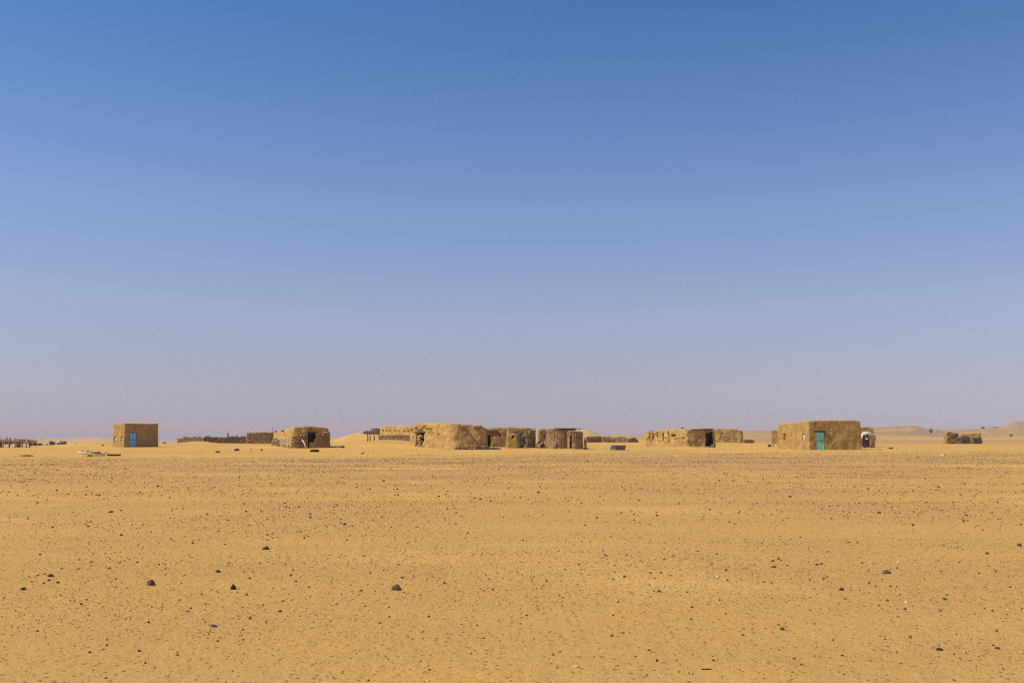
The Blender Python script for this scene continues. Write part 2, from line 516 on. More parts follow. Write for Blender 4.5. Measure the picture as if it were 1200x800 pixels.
    spk = math_n(nt, 'MULTIPLY', spk, maprange(nt, mid, 0.4, 0.62))
    col = mixc(nt, spk, col, (0.17, 0.105, 0.06))
    col = mixc(nt, far, col, (0.33, 0.205, 0.092))
    col = mixc(nt, hill, col, (0.24, 0.16, 0.10))
    nt.links.new(col, b.inputs["Base Color"])
    h = math_n(nt, 'ADD', math_n(nt, 'MULTIPLY', fine, 0.35), math_n(nt, 'ADD', math_n(nt, 'MULTIPLY', small, 0.3), noise_n(nt, pos, 6.0, 4)))
    bump_n(nt, b, h, 0.8, 0.04)
    return m


M['ground'] = ground_material()
g_me = build_ground()
g_me.materials.append(M['ground'])
ground = bpy.data.objects.new("ground", g_me)
COL.objects.link(ground)
tag(ground, "sandy desert plain with gravel flats and far pale dunes", kind="structure")

# ================================================================== small-piece templates
_phi = (1 + 5 ** 0.5) / 2
ICO_V = np.array([(-1, _phi, 0), (1, _phi, 0), (-1, -_phi, 0), (1, -_phi, 0), (0, -1, _phi), (0, 1, _phi), (0, -1, -_phi), (0, 1, -_phi),
                  (_phi, 0, -1), (_phi, 0, 1), (-_phi, 0, -1), (-_phi, 0, 1)]) / math.hypot(1, _phi)
ICO_F = np.array([(0, 11, 5), (0, 5, 1), (0, 1, 7), (0, 7, 10), (0, 10, 11), (1, 5, 9), (5, 11, 4), (11, 10, 2), (10, 7, 6), (7, 1, 8),
                  (3, 9, 4), (3, 4, 2), (3, 2, 6), (3, 6, 8), (3, 8, 9), (4, 9, 5), (2, 4, 11), (6, 2, 10), (8, 6, 7), (9, 8, 1)])


def pieces_mesh(name, C, S, T, rotz=None, jitter=0.18, seed=1, tilt=0.25):
    """many angular stones in one mesh: centres C (n,3), half sizes S (n,3), tints T (n,3)"""
    rg = np.random.default_rng(seed)
    n = len(C)
    rz = rg.uniform(0, 2 * math.pi, n) if rotz is None else rotz
    V = ICO_V[None] * (1 + rg.uniform(-jitter, jitter, (n, 12, 1))) + rg.uniform(-jitter, jitter, (n, 12, 3)) * 0.5
    V = V * S[:, None, :]
    tl = rg.normal(0, tilt, n)
    y_, z_ = V[..., 1].copy(), V[..., 2].copy()
    V[..., 1] = y_ * np.cos(tl)[:, None] - z_ * np.sin(tl)[:, None]
    V[..., 2] = y_ * np.sin(tl)[:, None] + z_ * np.cos(tl)[:, None]
    x_, y_ = V[..., 0].copy(), V[..., 1].copy()
    V[..., 0] = x_ * np.cos(rz)[:, None] - y_ * np.sin(rz)[:, None]
    V[..., 1] = x_ * np.sin(rz)[:, None] + y_ * np.cos(rz)[:, None]
    V = V + C[:, None, :]
    Fc = (ICO_F[None] + (np.arange(n) * 12)[:, None, None]).reshape(-1, 3)
    me = bpy.data.meshes.new(name)
    me.vertices.add(n * 12); me.vertices.foreach_set("co", V.ravel())
    me.loops.add(Fc.size); me.loops.foreach_set("vertex_index", Fc.ravel().astype(np.int32))
    me.polygons.add(len(Fc)); me.polygons.foreach_set("loop_start", (np.arange(len(Fc)) * 3).astype(np.int32))
    me.update(calc_edges=True)
    ca = me.color_attributes.new("tint", 'FLOAT_COLOR', 'POINT')
    c4 = np.concatenate((np.repeat(T, 12, 0), np.ones((n * 12, 1))), 1)
    ca.data.foreach_set("color", c4.ravel())
    return me


def add_mesh(name, me, mat, parent=None, loc=(0, 0, 0), kind=None):
    """mesh in world coordinates -> object (re-origin by the parent)"""
    org = ORIGIN[parent.name] if parent is not None else np.array(loc, float)
    co = np.empty(len(me.vertices) * 3); me.vertices.foreach_get("co", co)
    co = co.reshape(-1, 3) - org; me.vertices.foreach_set("co", co.ravel()); me.update()
    me.materials.append(mat)
    o = bpy.data.objects.new(name, me); COL.objects.link(o)
    if parent is not None: o.parent = parent
    else: o.location = org
    ORIGIN[o.name] = org
    if kind: o["kind"] = kind
    return o


def tints(rg, n, pal, wts, var=0.25):
    pal = np.array(pal); k = rg.choice(len(pal), n, p=np.array(wts) / sum(wts))
    return np.clip(pal[k] * (1 + rg.uniform(-var, var, (n, 1))) , 0.004, 0.9)

# ================================================================== gravel and stones on the plain
TRACKS = [(38.6, 0.03, 0.35), (36.6, 0.03, 0.3), (45.5, -0.06, 0.4), (47.6, -0.06, 0.35), (27.0, 0.16, 0.25), (25.4, 0.16, 0.25), (11.5, -0.22, 0.5)]   # old wheel and foot tracks: y = c + m x, half width


def build_gravel():
    rg = np.random.default_rng(11)
    n = 420000
    # world-even scatter thinned with distance: only pieces big enough to be seen are kept
    r = 4.2 * (120.0 / 4.2) ** rg.uniform(0, 1, n)
    a = np.radians(rg.uniform(-33, 33, n))
    x, y = r * np.sin(a), r * np.cos(a)
    smin = 0.56 * r / F
    s = smin * (1 - rg.uniform(0, 0.9995, n)) ** (-1 / 3.6)
    want = 0.0050 * smin ** -2.2                       # pieces per square metre above smin
    have = n / (np.log(120.0 / 4.2) * np.radians(66) * r * r)
    edge = y - 0.34 * x + 11 * vnoise(x / 22.0, y / 6.0, seed=41) + 7 * vnoise(x / 6.0, y / 3.0, seed=42)
    dens = 0.08 + (0.55 + 0.25 * sstep(25, 60, edge)) * (1 - sstep(56, 80, edge))
    for c_, m_, w_ in TRACKS:
        dens = dens * (1 - 0.5 * (np.abs(y - c_ - m_ * x - 1.2 * vnoise(x / 9.0, c_, seed=44)) < w_))
    dens = dens * (0.35 + 1.1 * sstep(-0.45, 0.6, fbm(x / 3.5, y / 2.2, seed=43)))
    keep = rg.uniform(0, 1, n) < np.clip(want / have * dens, 0, 1)
    x, y, s = x[keep], y[keep], np.minimum(s[keep], 0.045)
    n = len(x)
    asp = rg.uniform(0.65, 1.0, n)
    S = np.stack((s * 0.62, s * 0.62 * asp, s * rg.uniform(0.34, 0.62, n)), -1)
    z = ground_z(x, y) + S[:, 2] * rg.uniform(0.0, 0.6, n)
    T = tints(rg, n, [(0.055, 0.036, 0.027), (0.14, 0.088, 0.056), (0.26, 0.165, 0.095), (0.42, 0.26, 0.115), (0.44, 0.20, 0.05), (0.66, 0.55, 0.38), (0.66, 0.42, 0.13)],
              [7, 22, 40, 20, 4, 1.0, 8])
    me = pieces_mesh("gravel", np.stack((x, y, z), -1), S, T, seed=12)
    o = add_mesh("gravel", me, M['stone'], kind="stuff")
    tag(o, "small brown and black gravel strewn over the plain", "gravel")
    print("gravel pieces", n)


build_gravel()


def rock_mesh(name, sx_, sy_, sz_, seed, sub=2):
    rg = random.Random(seed)
    bm = bmesh.new()
    bmesh.ops.create_icosphere(bm, subdivisions=sub, radius=1.0)
    cuts = []
    for _ in range(9):
        v = Vector((rg.gauss(0, 1), rg.gauss(0, 1), rg.gauss(0, 0.8))).normalized()
        cuts.append((v, rg.uniform(0.62, 0.92)))
    for v in bm.verts:
        p = v.co
        for nrm, d in cuts:
            q = p.dot(nrm)
            if q > d: p = p - nrm * (q - d)
        p = p * (1 + 0.06 * rg.uniform(-1, 1))
        v.co = Vector((p.x * sx_, p.y * sy_, (p.z + 0.55) * sz_))
    me = bpy.data.meshes.new(name); bm.to_mesh(me); bm.free()
    return me


M['rock_black'] = mat_rough("dark_rock", (0.032, 0.025, 0.022), (0.08, 0.06, 0.05), 8.0, 40.0, 0.6, 0.01)
M['rock_brown'] = mat_rough("brown_rock", (0.085, 0.046, 0.030), (0.22, 0.13, 0.082), 8.0, 40.0, 0.6, 0.01)
M['rock_tan'] = mat_rough("tan_rock", (0.30, 0.18, 0.08), (0.46, 0.30, 0.13), 8.0, 40.0, 0.5, 0.01)
M['rock_orange'] = mat_rough("orange_pebble", (0.45, 0.17, 0.03), (0.55, 0.27, 0.07), 8.0, 40.0, 0.4, 0.01)
M['rock_pale'] = mat_rough("pale_pebble", (0.58, 0.44, 0.22), (0.70, 0.57, 0.34), 8.0, 40.0, 0.4, 0.01)
M['rock_grey'] = mat_rough("grey_rock", (0.06, 0.056, 0.052), (0.13, 0.115, 0.10), 8.0, 40.0, 0.5, 0.01)

# stones that can be told apart: px, py (foot), width px, height px, kind, own label
NAMED = [
    (464.5, 691, 12, 9, 'brown', "biggest brown angular rock alone in the middle foreground"),
    (177, 685.5, 8.5, 8, 'brown', "reddish brown angular rock in the left foreground, largest there"),
    (273, 690.5, 6.5, 7.5, 'black', "pointed black rock lit on its left side, left foreground"),
    (311, 643.5, 8, 5.5, 'brown', "brown flattish rock beside a loose cluster of small dark stones"),
    (1039.5, 671.5, 8, 5, 'brown', "low brown rock alone on the plain below the green-door house"),
    (1101, 761.5, 6.6, 3.6, 'black', "flat black rock near the lower right corner"),
    (1169, 760.5, 5.8, 3.6, 'brown', "brown rock with a small stone at its left, at the lower right edge"),
    (986, 691.5, 5, 3.6, 'black', "small black rock left of a short row of pebbles, right foreground"),
    (916.5, 738, 5.5, 4, 'brown', "purplish brown stone, right of centre near the bottom"),
    (675, 782, 6.6, 3, 'pale', "pale yellow oval pebble near the bottom centre"),
    (655, 763.5, 4.5, 3, 'orange', "bright orange pebble near the bottom centre"),
    (250.5, 734.5, 6, 3.2, 'grey', "flat grey stone near the bottom left"),
    (255.5, 670.5, 6, 4, 'grey', "grey brown stone up and left of the pointed black rock"),
    (59.5, 675.5, 5.5, 3.6, 'black', "top stone of the loose group of black stones at far left"),
    (27.5, 691, 5.5, 3.2, 'black', "lowest left stone of the loose group of black stones"),
    (827.5, 784.6, 14, 1.6, 'black', "thin dark flat slab lying near the bottom edge"),
    (130.0, 600.5, 5, 3.2, 'grey', "flat dark stone directly below the wood pile, middle distance"),
]
SMALL = [  # px, py, width px, kind
    (57, 680.5, 4, 'black'), (51, 683.5, 3.8, 'black'), (68, 683, 4.4, 'black'), (37, 682, 3.6, 'brown'), (47, 650, 3.6, 'black'), (93, 656, 3.2, 'black'),
    (128.5, 666, 3.8, 'brown'), (161, 659, 3.4, 'black'), (95, 708, 4, 'black'), (101.5, 703, 3.6, 'brown'), (178, 711, 3, 'black'), (223.5, 713, 3.8, 'black'),
    (241, 708.5, 3.6, 'brown'), (240, 714.5, 3, 'brown'), (44, 740, 3.4, 'black'), (125, 756.5, 3.6, 'black'), (105, 765, 4.6, 'brown'), (163, 763.5, 5, 'grey'),
    (255, 751, 4.6, 'brown'), (285, 750, 4, 'grey'), (208, 767.5, 4, 'brown'), (170, 777, 4, 'brown'), (124, 795, 4, 'brown'), (109, 785.5, 3.2, 'orange'),
    (328, 716.5, 5.2, 'grey'), (362, 688, 4, 'grey'), (423, 692.5, 4.4, 'grey'), (434, 671.5, 3.4, 'black'), (456, 712, 3, 'black'), (502.5, 722.5, 4.4, 'black'),
    (559, 733, 3.4, 'black'), (567, 748, 3.8, 'brown'), (495.5, 748, 4, 'orange'), (503, 785, 4.4, 'brown'), (493, 775, 3.4, 'grey'), (432, 798, 3.6, 'black'),
    (610, 731, 3, 'black'), (673, 740, 3, 'orange'), (662, 667.5, 4, 'grey'), (678, 661.5, 3.4, 'black'), (626, 748.5, 3, 'black'), (658.5, 710.5, 3.2, 'grey'),
    (644, 755, 4, 'orange'), (550, 766.5, 5.4, 'pale'), (811, 712, 4.4, 'black'), (810, 726, 3.4, 'black'), (834, 661.5, 4, 'black'), (852.5, 680.5, 3.2, 'black'),
    (881, 737, 4.2, 'tan'), (760.5, 762, 4, 'black'), (717, 745, 5, 'grey'), (730.5, 742, 4, 'brown'), (836, 774.5, 4.6, 'grey'), (939, 779.5, 4.6, 'grey'),
    (930.5, 772, 3.8, 'black'), (907, 665, 5.4, 'brown'), (922.5, 663, 3.4, 'black'), (896, 682, 3.2, 'black'), (1030, 709.5, 4, 'grey'), (1060.5, 714, 4.2, 'brown'),
    (1052, 722.5, 3.2, 'brown'), (997, 691.5, 2.8, 'black'), (1026, 687, 3.2, 'black'), (1043, 687, 4.4, 'brown'), (1051, 687.5, 3, 'black'), (1183.5, 688, 4, 'grey'),
    (1107, 702.5, 5, 'grey'), (1163, 716, 4, 'grey'), (1168, 740, 4, 'grey'), (1118, 767, 3, 'black'), (1164, 757, 3.2, 'black'), (987, 769, 5, 'brown'),
    (954, 743.5, 4.4, 'pale'), (1062, 706.5, 5.4, 'pale'), (913, 762, 2.8, 'black'), (930, 772, 3, 'black'), (1037, 749.5, 3.6, 'brown'), (1156.5, 649, 4, 'black'),
    (313, 627, 4, 'grey'), (320, 631, 3, 'black'), (319.5, 625, 2.6, 'black'), (325, 629.5, 2.6, 'grey'), (66.5, 575, 3.6, 'black'), (43.5, 589.5, 3.4, 'black'),
    (100.5, 580, 3.4, 'grey'), (141.5, 598.5, 3.2, 'black'), (214.5, 596.5, 3.2, 'black'), (243, 602.5, 3.2, 'black'), (200.5, 631.8, 3.2, 'black'), (263.5, 638, 2.8, 'black'),
    (433.5, 573.6, 3.6, 'black'), (465.5, 573.5, 3.8, 'grey'), (418, 571.5, 4, 'black'), (449.5, 564, 4.4, 'grey'), (451.5, 571.5, 2.4, 'black'), (514, 582, 3.8, 'black'),
    (530.5, 593, 3, 'black'), (534.5, 601, 3.4, 'black'), (521, 608, 3, 'grey'), (432, 618.5, 2.8, 'brown'), (454, 640, 2.8, 'brown'), (748.5, 586.5, 4.2, 'grey'),
    (796, 590.7, 3.6, 'brown'), (832, 597.4, 3.6, 'black'), (866.5, 600, 3.8, 'grey'), (728, 601, 3.6, 'grey'), (770, 600.5, 3, 'black'), (685.5, 615.5, 3, 'black'),
    (613, 633, 3.2, 'black'), (817.5, 646, 3.2, 'grey'), (631, 577.5, 5, 'black'), (660, 560.8, 3, 'black'), (703, 582, 3.4, 'grey'), (877, 565, 3, 'black'),
    (926, 582.5, 4.6, 'black'), (1030, 601.3, 5.4, 'brown'), (1017.5, 573.7, 4, 'brown'), (1030.5, 575, 3, 'grey'), (982, 593, 3.6, 'brown'), (910, 589, 3, 'grey'),
    (1100, 571, 3.4, 'black'), (1134, 610, 3, 'black'), (1122.5, 642, 2.8, 'black'), (1156.5, 648.8, 4, 'black'), (1171.5, 615.7, 4, 'tan'), (1106, 639.6, 3, 'black'),
    (1131, 600.8, 3, 'brown'), (1169, 589, 3, 'black'), (938, 629.8, 3.4, 'grey'), (914, 628.5, 3, 'brown'), (1053, 658.5, 4.6, 'pale'), (922, 607.5, 2.8, 'black'),
    (534, 614, 3, 'black'), (590, 606.5, 2.8, 'black'), (433.5, 633.5, 5.4, 'pale'), (185, 570, 3.8, 'black'), (199, 583.4, 3.4, 'black'), (164, 577, 2.8, 'black'),
]
_protos = {}
_ri = 0
WORDS = {'black': "black", 'brown': "brown", 'tan': "tan", 'orange': "orange", 'pale': "pale yellowish", 'grey': "grey"}


def put_rock(px, py, wpx, hpx, kind, label, seed):
    p = gy(px, py)
    sc = math.hypot(p[0], p[1]) / F
    key = (kind, seed % 5)
    if label or key not in _protos:
        w, h = wpx * sc, hpx * sc
        me = rock_mesh("rock", 0.5, 0.42, 0.5, seed + 100)
        me.materials.append(M['rock_' + kind])
        if not label: _protos[key] = me
    else:
        me = _protos[key]
    o = bpy.data.objects.new("rock", me); COL.objects.link(o)
    w, h = wpx * sc * (1.12 if label else 0.92), hpx * sc * (1.25 if label else 1.15)
    o.scale = (w, w * (0.3 if hpx < 0.15 * wpx else 1.0), h)
    o.location = (p[0], p[1], p[2] - (0.14 if label else 0.2) * h)
    o.rotation_euler = (0, 0, 0 if label else (seed * 1.7) % 6.28)
    tag(o, label or small_label(px, py, kind), "rock" if label else "stone", "rocks standing out on the gravel plain" if label else "small stones lying loose on the gravel plain")


LANDMARKS = [(464, 687, "the biggest brown rock"), (177, 682, "the reddish brown rock"), (273, 687, "the pointed black rock"), (311, 641, "the flattish brown rock"),
             (1039, 669, "the lone low brown rock"), (1101, 759, "the flat black rock"), (916, 736, "the purplish stone"), (675, 780, "the pale oval pebble"),
             (827, 784, "the thin dark slab"), (59, 674, "the far-left stone group"), (110, 535, "the bleached fallen tree"), (360, 526, "the stone hut"),
             (530, 527, "the biggest mud house"), (724, 527, "the metal trough"), (960, 528, "the green-door house"), (1130, 520, "the far-right ruin")]
ORD = ["nearest", "second nearest", "third nearest", "fourth nearest", "fifth nearest", "sixth nearest", "seventh nearest", "eighth nearest", "ninth nearest", "tenth nearest",
       "eleventh nearest", "twelfth nearest", "thirteenth nearest", "fourteenth nearest"]


def place_of(px, py):
    d, k = min((math.hypot(px - a, (py - b) * 1.6), i) for i, (a, b, _) in enumerate(LANDMARKS))
    a, b, nm = LANDMARKS[k]
    dx, dy = px - a, (py - b) * 1.6
    way = ("right of" if dx > 0 else "left of") if abs(dx) > abs(dy) else ("in front of" if dy > 0 else "beyond")
    return d, way, nm


def small_label(px, py, kind):
    d, way, nm = place_of(px, py)
    same = sorted(place_of(a, b)[0] for a, b, _, k in SMALL if k == kind and place_of(a, b)[1:] == (way, nm))
    return "small %s stone %s %s, %s such stone" % (WORDS[kind], way, nm, ORD[same.index(d)])


for i, (px, py, w, h, k, lab) in enumerate(NAMED):
    put_rock(px, py, w, h, k, lab, i * 3 + 1)
for i, (px, py, w, k) in enumerate(SMALL):
    put_rock(px, py, w, w * 0.68, k, None, i)


# ================================================================== village builders
def round_corners(P, rad, n=4):
    P = [np.asarray(p, float) for p in P]
    out = []
    for i, p in enumerate(P):
        a, b = P[i - 1], P[(i + 1) % len(P)]
        da, db = (a - p) / np.linalg.norm(a - p), (b - p) / np.linalg.norm(b - p)
        r = min(rad, 0.4 * np.linalg.norm(a - p), 0.4 * np.linalg.norm(b - p))
        for k in range(n + 1):
            t = k / n
            out.append((1 - t) ** 2 * (p + da * r) + 2 * t * (1 - t) * p + t * t * (p + db * r))
    return out


def edge_u(p, q, px):
    """how far along p->q (0..1) the photo column px cuts it"""
    s = sx(px); d = q - p
    den = d[0] - s * d[1]
    return (s * p[1] - p[0]) / den if abs(den) > 1e-9 else 0.0


class Shell:
    """outer wall surface of a building with real openings; corner list runs counter-clockwise seen from above"""
    def __init__(s, P, zb, top, amp=0.03, wave=0.45, seed=1, res=0.14, lean=0.03, rim=0.16):
        s.P = [np.asarray(p, float) for p in P]
        s.zb, s.amp, s.wave, s.seed, s.res, s.lean, s.rim = zb, amp, wave, seed, res, lean, rim
        s.top = top if callable(top) else (lambda x, y: 0 * x + top)
        s.open = []                                      # (edge, u0, u1 metres, z0, z1, depth)
        s.c = np.mean(s.P, 0)

    def opening(s, e, px0, px1, py0, py1, depth=0.3, zmin=None):
        p, q = s.P[e], s.P[(e + 1) % len(s.P)]
        L = np.linalg.norm(q - p)
        u0, u1 = sorted((edge_u(p, q, px0) * L, edge_u(p, q, px1) * L))
        u0, u1 = max(u0, 0.02), min(u1, L - 0.02)
        m = p + (q - p) * (0.5 * (u0 + u1) / L)
        z0, z1 = zat(py1, m[1], 600), zat(py0, m[1], 600)
        if zmin is not None: z0 = zmin
        s.open.append((e, u0, u1, z0, z1, depth))
        d = (q - p) / L
        n = np.array((d[1], -d[0]))
        return dict(e=e, p0=p + d * u0, p1=p + d * u1, z0=z0, z1=z1, n=n, d=d, w=u1 - u0)

    def disp(s, V):
        V = np.asarray(V, float)
        x, y, z = V[:, 0], V[:, 1], V[:, 2]
        w, a, sd = s.wave, s.amp, s.seed
        out = V.copy()
        big = 1.4
        for k in range(2):
            out[:, k] += a * vnoise(x / w, y / w, z / w, sd + k) + 0.6 * a * vnoise(x / w * 2.3, y / w * 2.3, z / w * 2.3, sd + 5 + k)
            out[:, k] += 1.2 * a * vnoise(x / big, y / big, z / big, sd + 9 + k)
        out[:, 2] += a * 0.8 * vnoise(x / w, y / w, z / w, sd + 3)
        return out

    def mesh(s):
        V, Fc = [], []
        n_e = len(s.P)
        for e in range(n_e):
            p, q = s.P[e], s.P[(e + 1) % n_e]
            L = np.linalg.norm(q - p)
            if L < 1e-4: continue
            d = (q - p) / L
            n = np.array((d[1], -d[0]))
            ops = [o for o in s.open if o[0] == e]
            us = set(np.linspace(0, L, max(2, int(L / s.res) + 1)).round(4))
            for o in ops: us |= {round(o[1], 4), round(o[2], 4)}
            us = np.array(sorted(us))
            keep = [us[0]]
            hard = {round(o[1], 4) for o in ops} | {round(o[2], 4) for o in ops} | {us[0], us[-1]}
            for u in us[1:]:
                if u - keep[-1] < 0.03 and u not in hard: continue
                keep.append(u)
            us = np.array(keep)
            pts = p[None] + d[None] * us[:, None]
            T = s.top(pts[:, 0], pts[:, 1])
            H = float(T.min()) - 0.16
            zs = set(np.linspace(s.zb, H, max(2, int((H - s.zb) / s.res) + 1)).round(4))
            for o in ops:
                zs |= {round(min(max(o[3], s.zb), H), 4), round(min(o[4], H), 4)}
            zs = np.array(sorted(zs))
            rows = []
            for z in zs:
                back = s.lean * (z - s.zb)
                pc = pts - n[None] * 0 + (s.c[None] - pts) / np.linalg.norm(s.c[None] - pts, axis=1)[:, None] * back
                rows.append(np.column_stack((pc, np.full(len(us), z))))
            back = s.lean * (H - s.zb)
            inn = (s.c[None] - pts) / np.linalg.norm(s.c[None] - pts, axis=1)[:, None]
            for f, ins in ((0.45, 0.0), (0.85, 0.025), (1.0, 0.09), (1.0, s.rim + 0.06)):
                rows.append(np.column_stack((pts + inn * (back + ins), H + (T - H) * f)))
            nz, nu = len(rows), len(us)
            base = sum(len(v) for v in V)
            blk = s.disp(np.concatenate(rows))
            V.append(blk)

            def idx(i, j): return base + i * nu + j
            removed = set()
            for i in range(nz - 1):
                zc = (rows[i][:, 2] + rows[i + 1][:, 2]) / 2
                for j in range(nu - 1):
                    uc = (us[j] + us[j + 1]) / 2
                    if i < len(zs) - 1 and any(o[1] < uc < o[2] and o[3] < zc[j] < o[4] for o in ops):
                        removed.add((i, j)); continue
                    Fc.append((idx(i, j), idx(i, j + 1), idx(i + 1, j + 1), idx(i + 1, j)))
            # reveals of the openings
            for o in ops:
                js = [j for j in range(nu) if o[1] - 1e-3 <= us[j] <= o[2] + 1e-3]
                i_s = [i for i in range(len(zs)) if o[3] - 1e-3 <= zs[i] <= o[4] + 1e-3]
                if len(js) < 2 or len(i_s) < 2: continue
                loop = [(i_s[0], j) for j in js] + [(i, js[-1]) for i in i_s[1:]] + [(i_s[-1], j) for j in js[::-1][1:]] + [(i, js[0]) for i in i_s[::-1][1:-1]]
                b2 = sum(len(v) for v in V)
                outer = np.array([blk[i * nu + j] for i, j in loop])
                inner = outer.copy(); inner[:, :2] -= n[None] * o[5]
                V.append(np.concatenate((outer, inner)))
                m = len(loop)
                for k in range(m):
                    k2 = (k + 1) % m
                    Fc.append((b2 + k, b2 + m + k, b2 + m + k2, b2 + k2))
        return np.concatenate(V), Fc

    def roof(s, crown=0.12, drop=0.03):
        """slightly domed mud roof resting inside the rim"""
        P = []
        for e in range(len(s.P)):
            p, q = s.P[e], s.P[(e + 1) % len(s.P)]
            k = max(1, int(np.linalg.norm(q - p) / 0.4))
            P += [p + (q - p) * i / k for i in range(k)]
        P = np.array(P); n = len(P)
        T = s.top(P[:, 0], P[:, 1])
        dirs = s.c[None] - P; ln = np.linalg.norm(dirs, axis=1)[:, None]
        back = s.lean * (T - s.zb)
        st = P + dirs / ln * (back[:, None] + s.rim)
        rings = []
        tm = T.mean()
        K = 6
        for k in range(K):
            f = k / K
            xy = st + (s.c[None] - st) * f
            z = (T - drop) * (1 - f) + tm * f + crown * math.sin(f * math.pi / 2)
            z = z + 0.025 * vnoise(xy[:, 0] / 0.7, xy[:, 1] / 0.7, seed=s.seed + 50) * (f > 0)
            rings.append(np.column_stack((xy, z)))
        V = np.concatenate(rings + [np.array([[s.c[0], s.c[1], tm + crown]])])
        Fc = [(k * n + i, k * n + (i + 1) % n, (k + 1) * n + (i + 1) % n, (k + 1) * n + i) for k in range(K - 1) for i in range(n)]
        Fc += [((K - 1) * n + i, (K - 1) * n + (i + 1) % n, K * n) for i in range(n)]
        return V, Fc


def skyline(prof, default_D):
    """wall-top height along photo columns: [(px, py)] at the depth of each point"""
    P = np.array(prof)

    def f(x, y):
        px = 600.0 + F * (np.asarray(x) / np.asarray(y)) * ray(600, HORIZON)[1]
        py = np.interp(px, P[:, 0], P[:, 1])
        return EYE + (HORIZON - py) / F * np.minimum(np.asarray(y), default_D) / ray(600, HORIZON)[1] ** 0 * 1.0
    return f


def stones_on(P, zb, ztop, seed, size=0.2, closed=False, out=0.03, pal=None, wts=None, skip=None, thick=None, edges=None, ragged=0.0):
    """rough stones laid in courses along a line of points; returns arrays for pieces_mesh"""
    rg = np.random.default_rng(seed)
    C, S, RZ = [], [], []
    n_e = len(P) if closed else len(P) - 1
    use = [e for e in range(n_e) if edges is None or e in edges]
    if not use: return np.zeros((0, 3)), np.zeros((0, 3)), np.zeros((0, 3)), np.zeros(0)
    if closed and 0 in use and n_e - 1 in use and len(use) < n_e:      # start the run after a gap
        k = max(e for e in range(n_e) if e not in use) + 1
        use = [e for e in list(range(k, n_e)) + list(range(k)) if e in use]
    runs, cur = [], [use[0]]
    for e in use[1:]:
        if e == (cur[-1] + 1) % n_e: cur.append(e)
        else: runs.append(cur); cur = [e]
    runs.append(cur)
    val = lambda f, x, y: float(f(x, y)) if callable(f) else f
    for run in runs:
        Q = [np.asarray(P[e], float) for e in run] + [np.asarray(P[(run[-1] + 1) % len(P)], float)]
        cum = np.concatenate(([0], np.cumsum([np.linalg.norm(Q[i + 1] - Q[i]) for i in range(len(Q) - 1)])))
        L = cum[-1]
        Qa = np.array(Q)
        lo = min(val(zb, *q) for q in Q); hi = max(val(ztop, *q) for q in Q) + abs(ragged)
        z = lo
        while z < hi:
            h = size * rg.uniform(0.5, 0.85)
            u = rg.uniform(-0.5, 0.5) * size
            while u < L:
                w = size * rg.uniform(0.6, 1.7)
                um = min(max(u + w / 2, 0), L)
                i = min(max(int(np.searchsorted(cum, um)) - 1, 0), len(Q) - 2)
                c = np.array((np.interp(um, cum, Qa[:, 0]), np.interp(um, cum, Qa[:, 1])))
                d = (Q[i + 1] - Q[i]) / max(cum[i + 1] - cum[i], 1e-6); n = np.array((d[1], -d[0]))
                zj = z + 0.25 * size * float(vnoise(um / (size * 4), z, seed=seed + 3))
                zt = val(ztop, *c) + (ragged * float(vnoise(c[0] / 0.8, c[1] / 0.8, seed=seed)) if ragged else 0.0)
                if val(zb, *c) - h < zj and zj + h / 2 < zt and not (skip and skip(c[0], c[1], zj + h / 2)):
                    rows = [out] if thick is None else [out, -thick - out]
                    for off in rows:
                        cc = c + n * (off + rg.uniform(-0.03, 0.04))
                        C.append((cc[0], cc[1], zj + h / 2 + rg.uniform(-0.02, 0.02)))
                        S.append((w * 0.58, max(0.1, size * 0.55), h * 0.60))
                        RZ.append(math.atan2(d[1], d[0]) + rg.uniform(-0.2, 0.2))
                u += w
            z += h
    n = len(C)
    pal = pal or [(0.36, 0.23, 0.095), (0.45, 0.29, 0.12), (0.29, 0.185, 0.085), (0.19, 0.123, 0.065), (0.50, 0.345, 0.16)]
    wts = (wts or [30, 30, 20, 12, 8])[:len(pal)]
    T = tints(rg, n, pal, wts, 0.2)
    T = T.mean(0) + 0.6 * (T - T.mean(0))
    return np.array(C), np.array(S), T, np.array(RZ)


def stone_part(parent, data, name="stones", seed=1, jitter=0.2, tilt=0.1):
    C, S, T, RZ = data
    me = pieces_mesh(name, C, S, T, RZ, jitter, seed, tilt)
    return add_mesh(name, me, M['stone'], parent, kind="stuff")


def log_end(parent, p, d, length, rad, name="beam", mat='wood'):
    m = MB(); p = np.asarray(p, float); d = np.asarray(d, float)
    d = d / np.linalg.norm(d)
    m.tube([p - d * 0.35, p, p + d * length * 0.6, p + d * length + np.array((0, 0, -0.02))], [rad, rad, rad * 0.95, rad * 0.85], 7)
    return m.build(name, M[mat], parent, smooth=True)


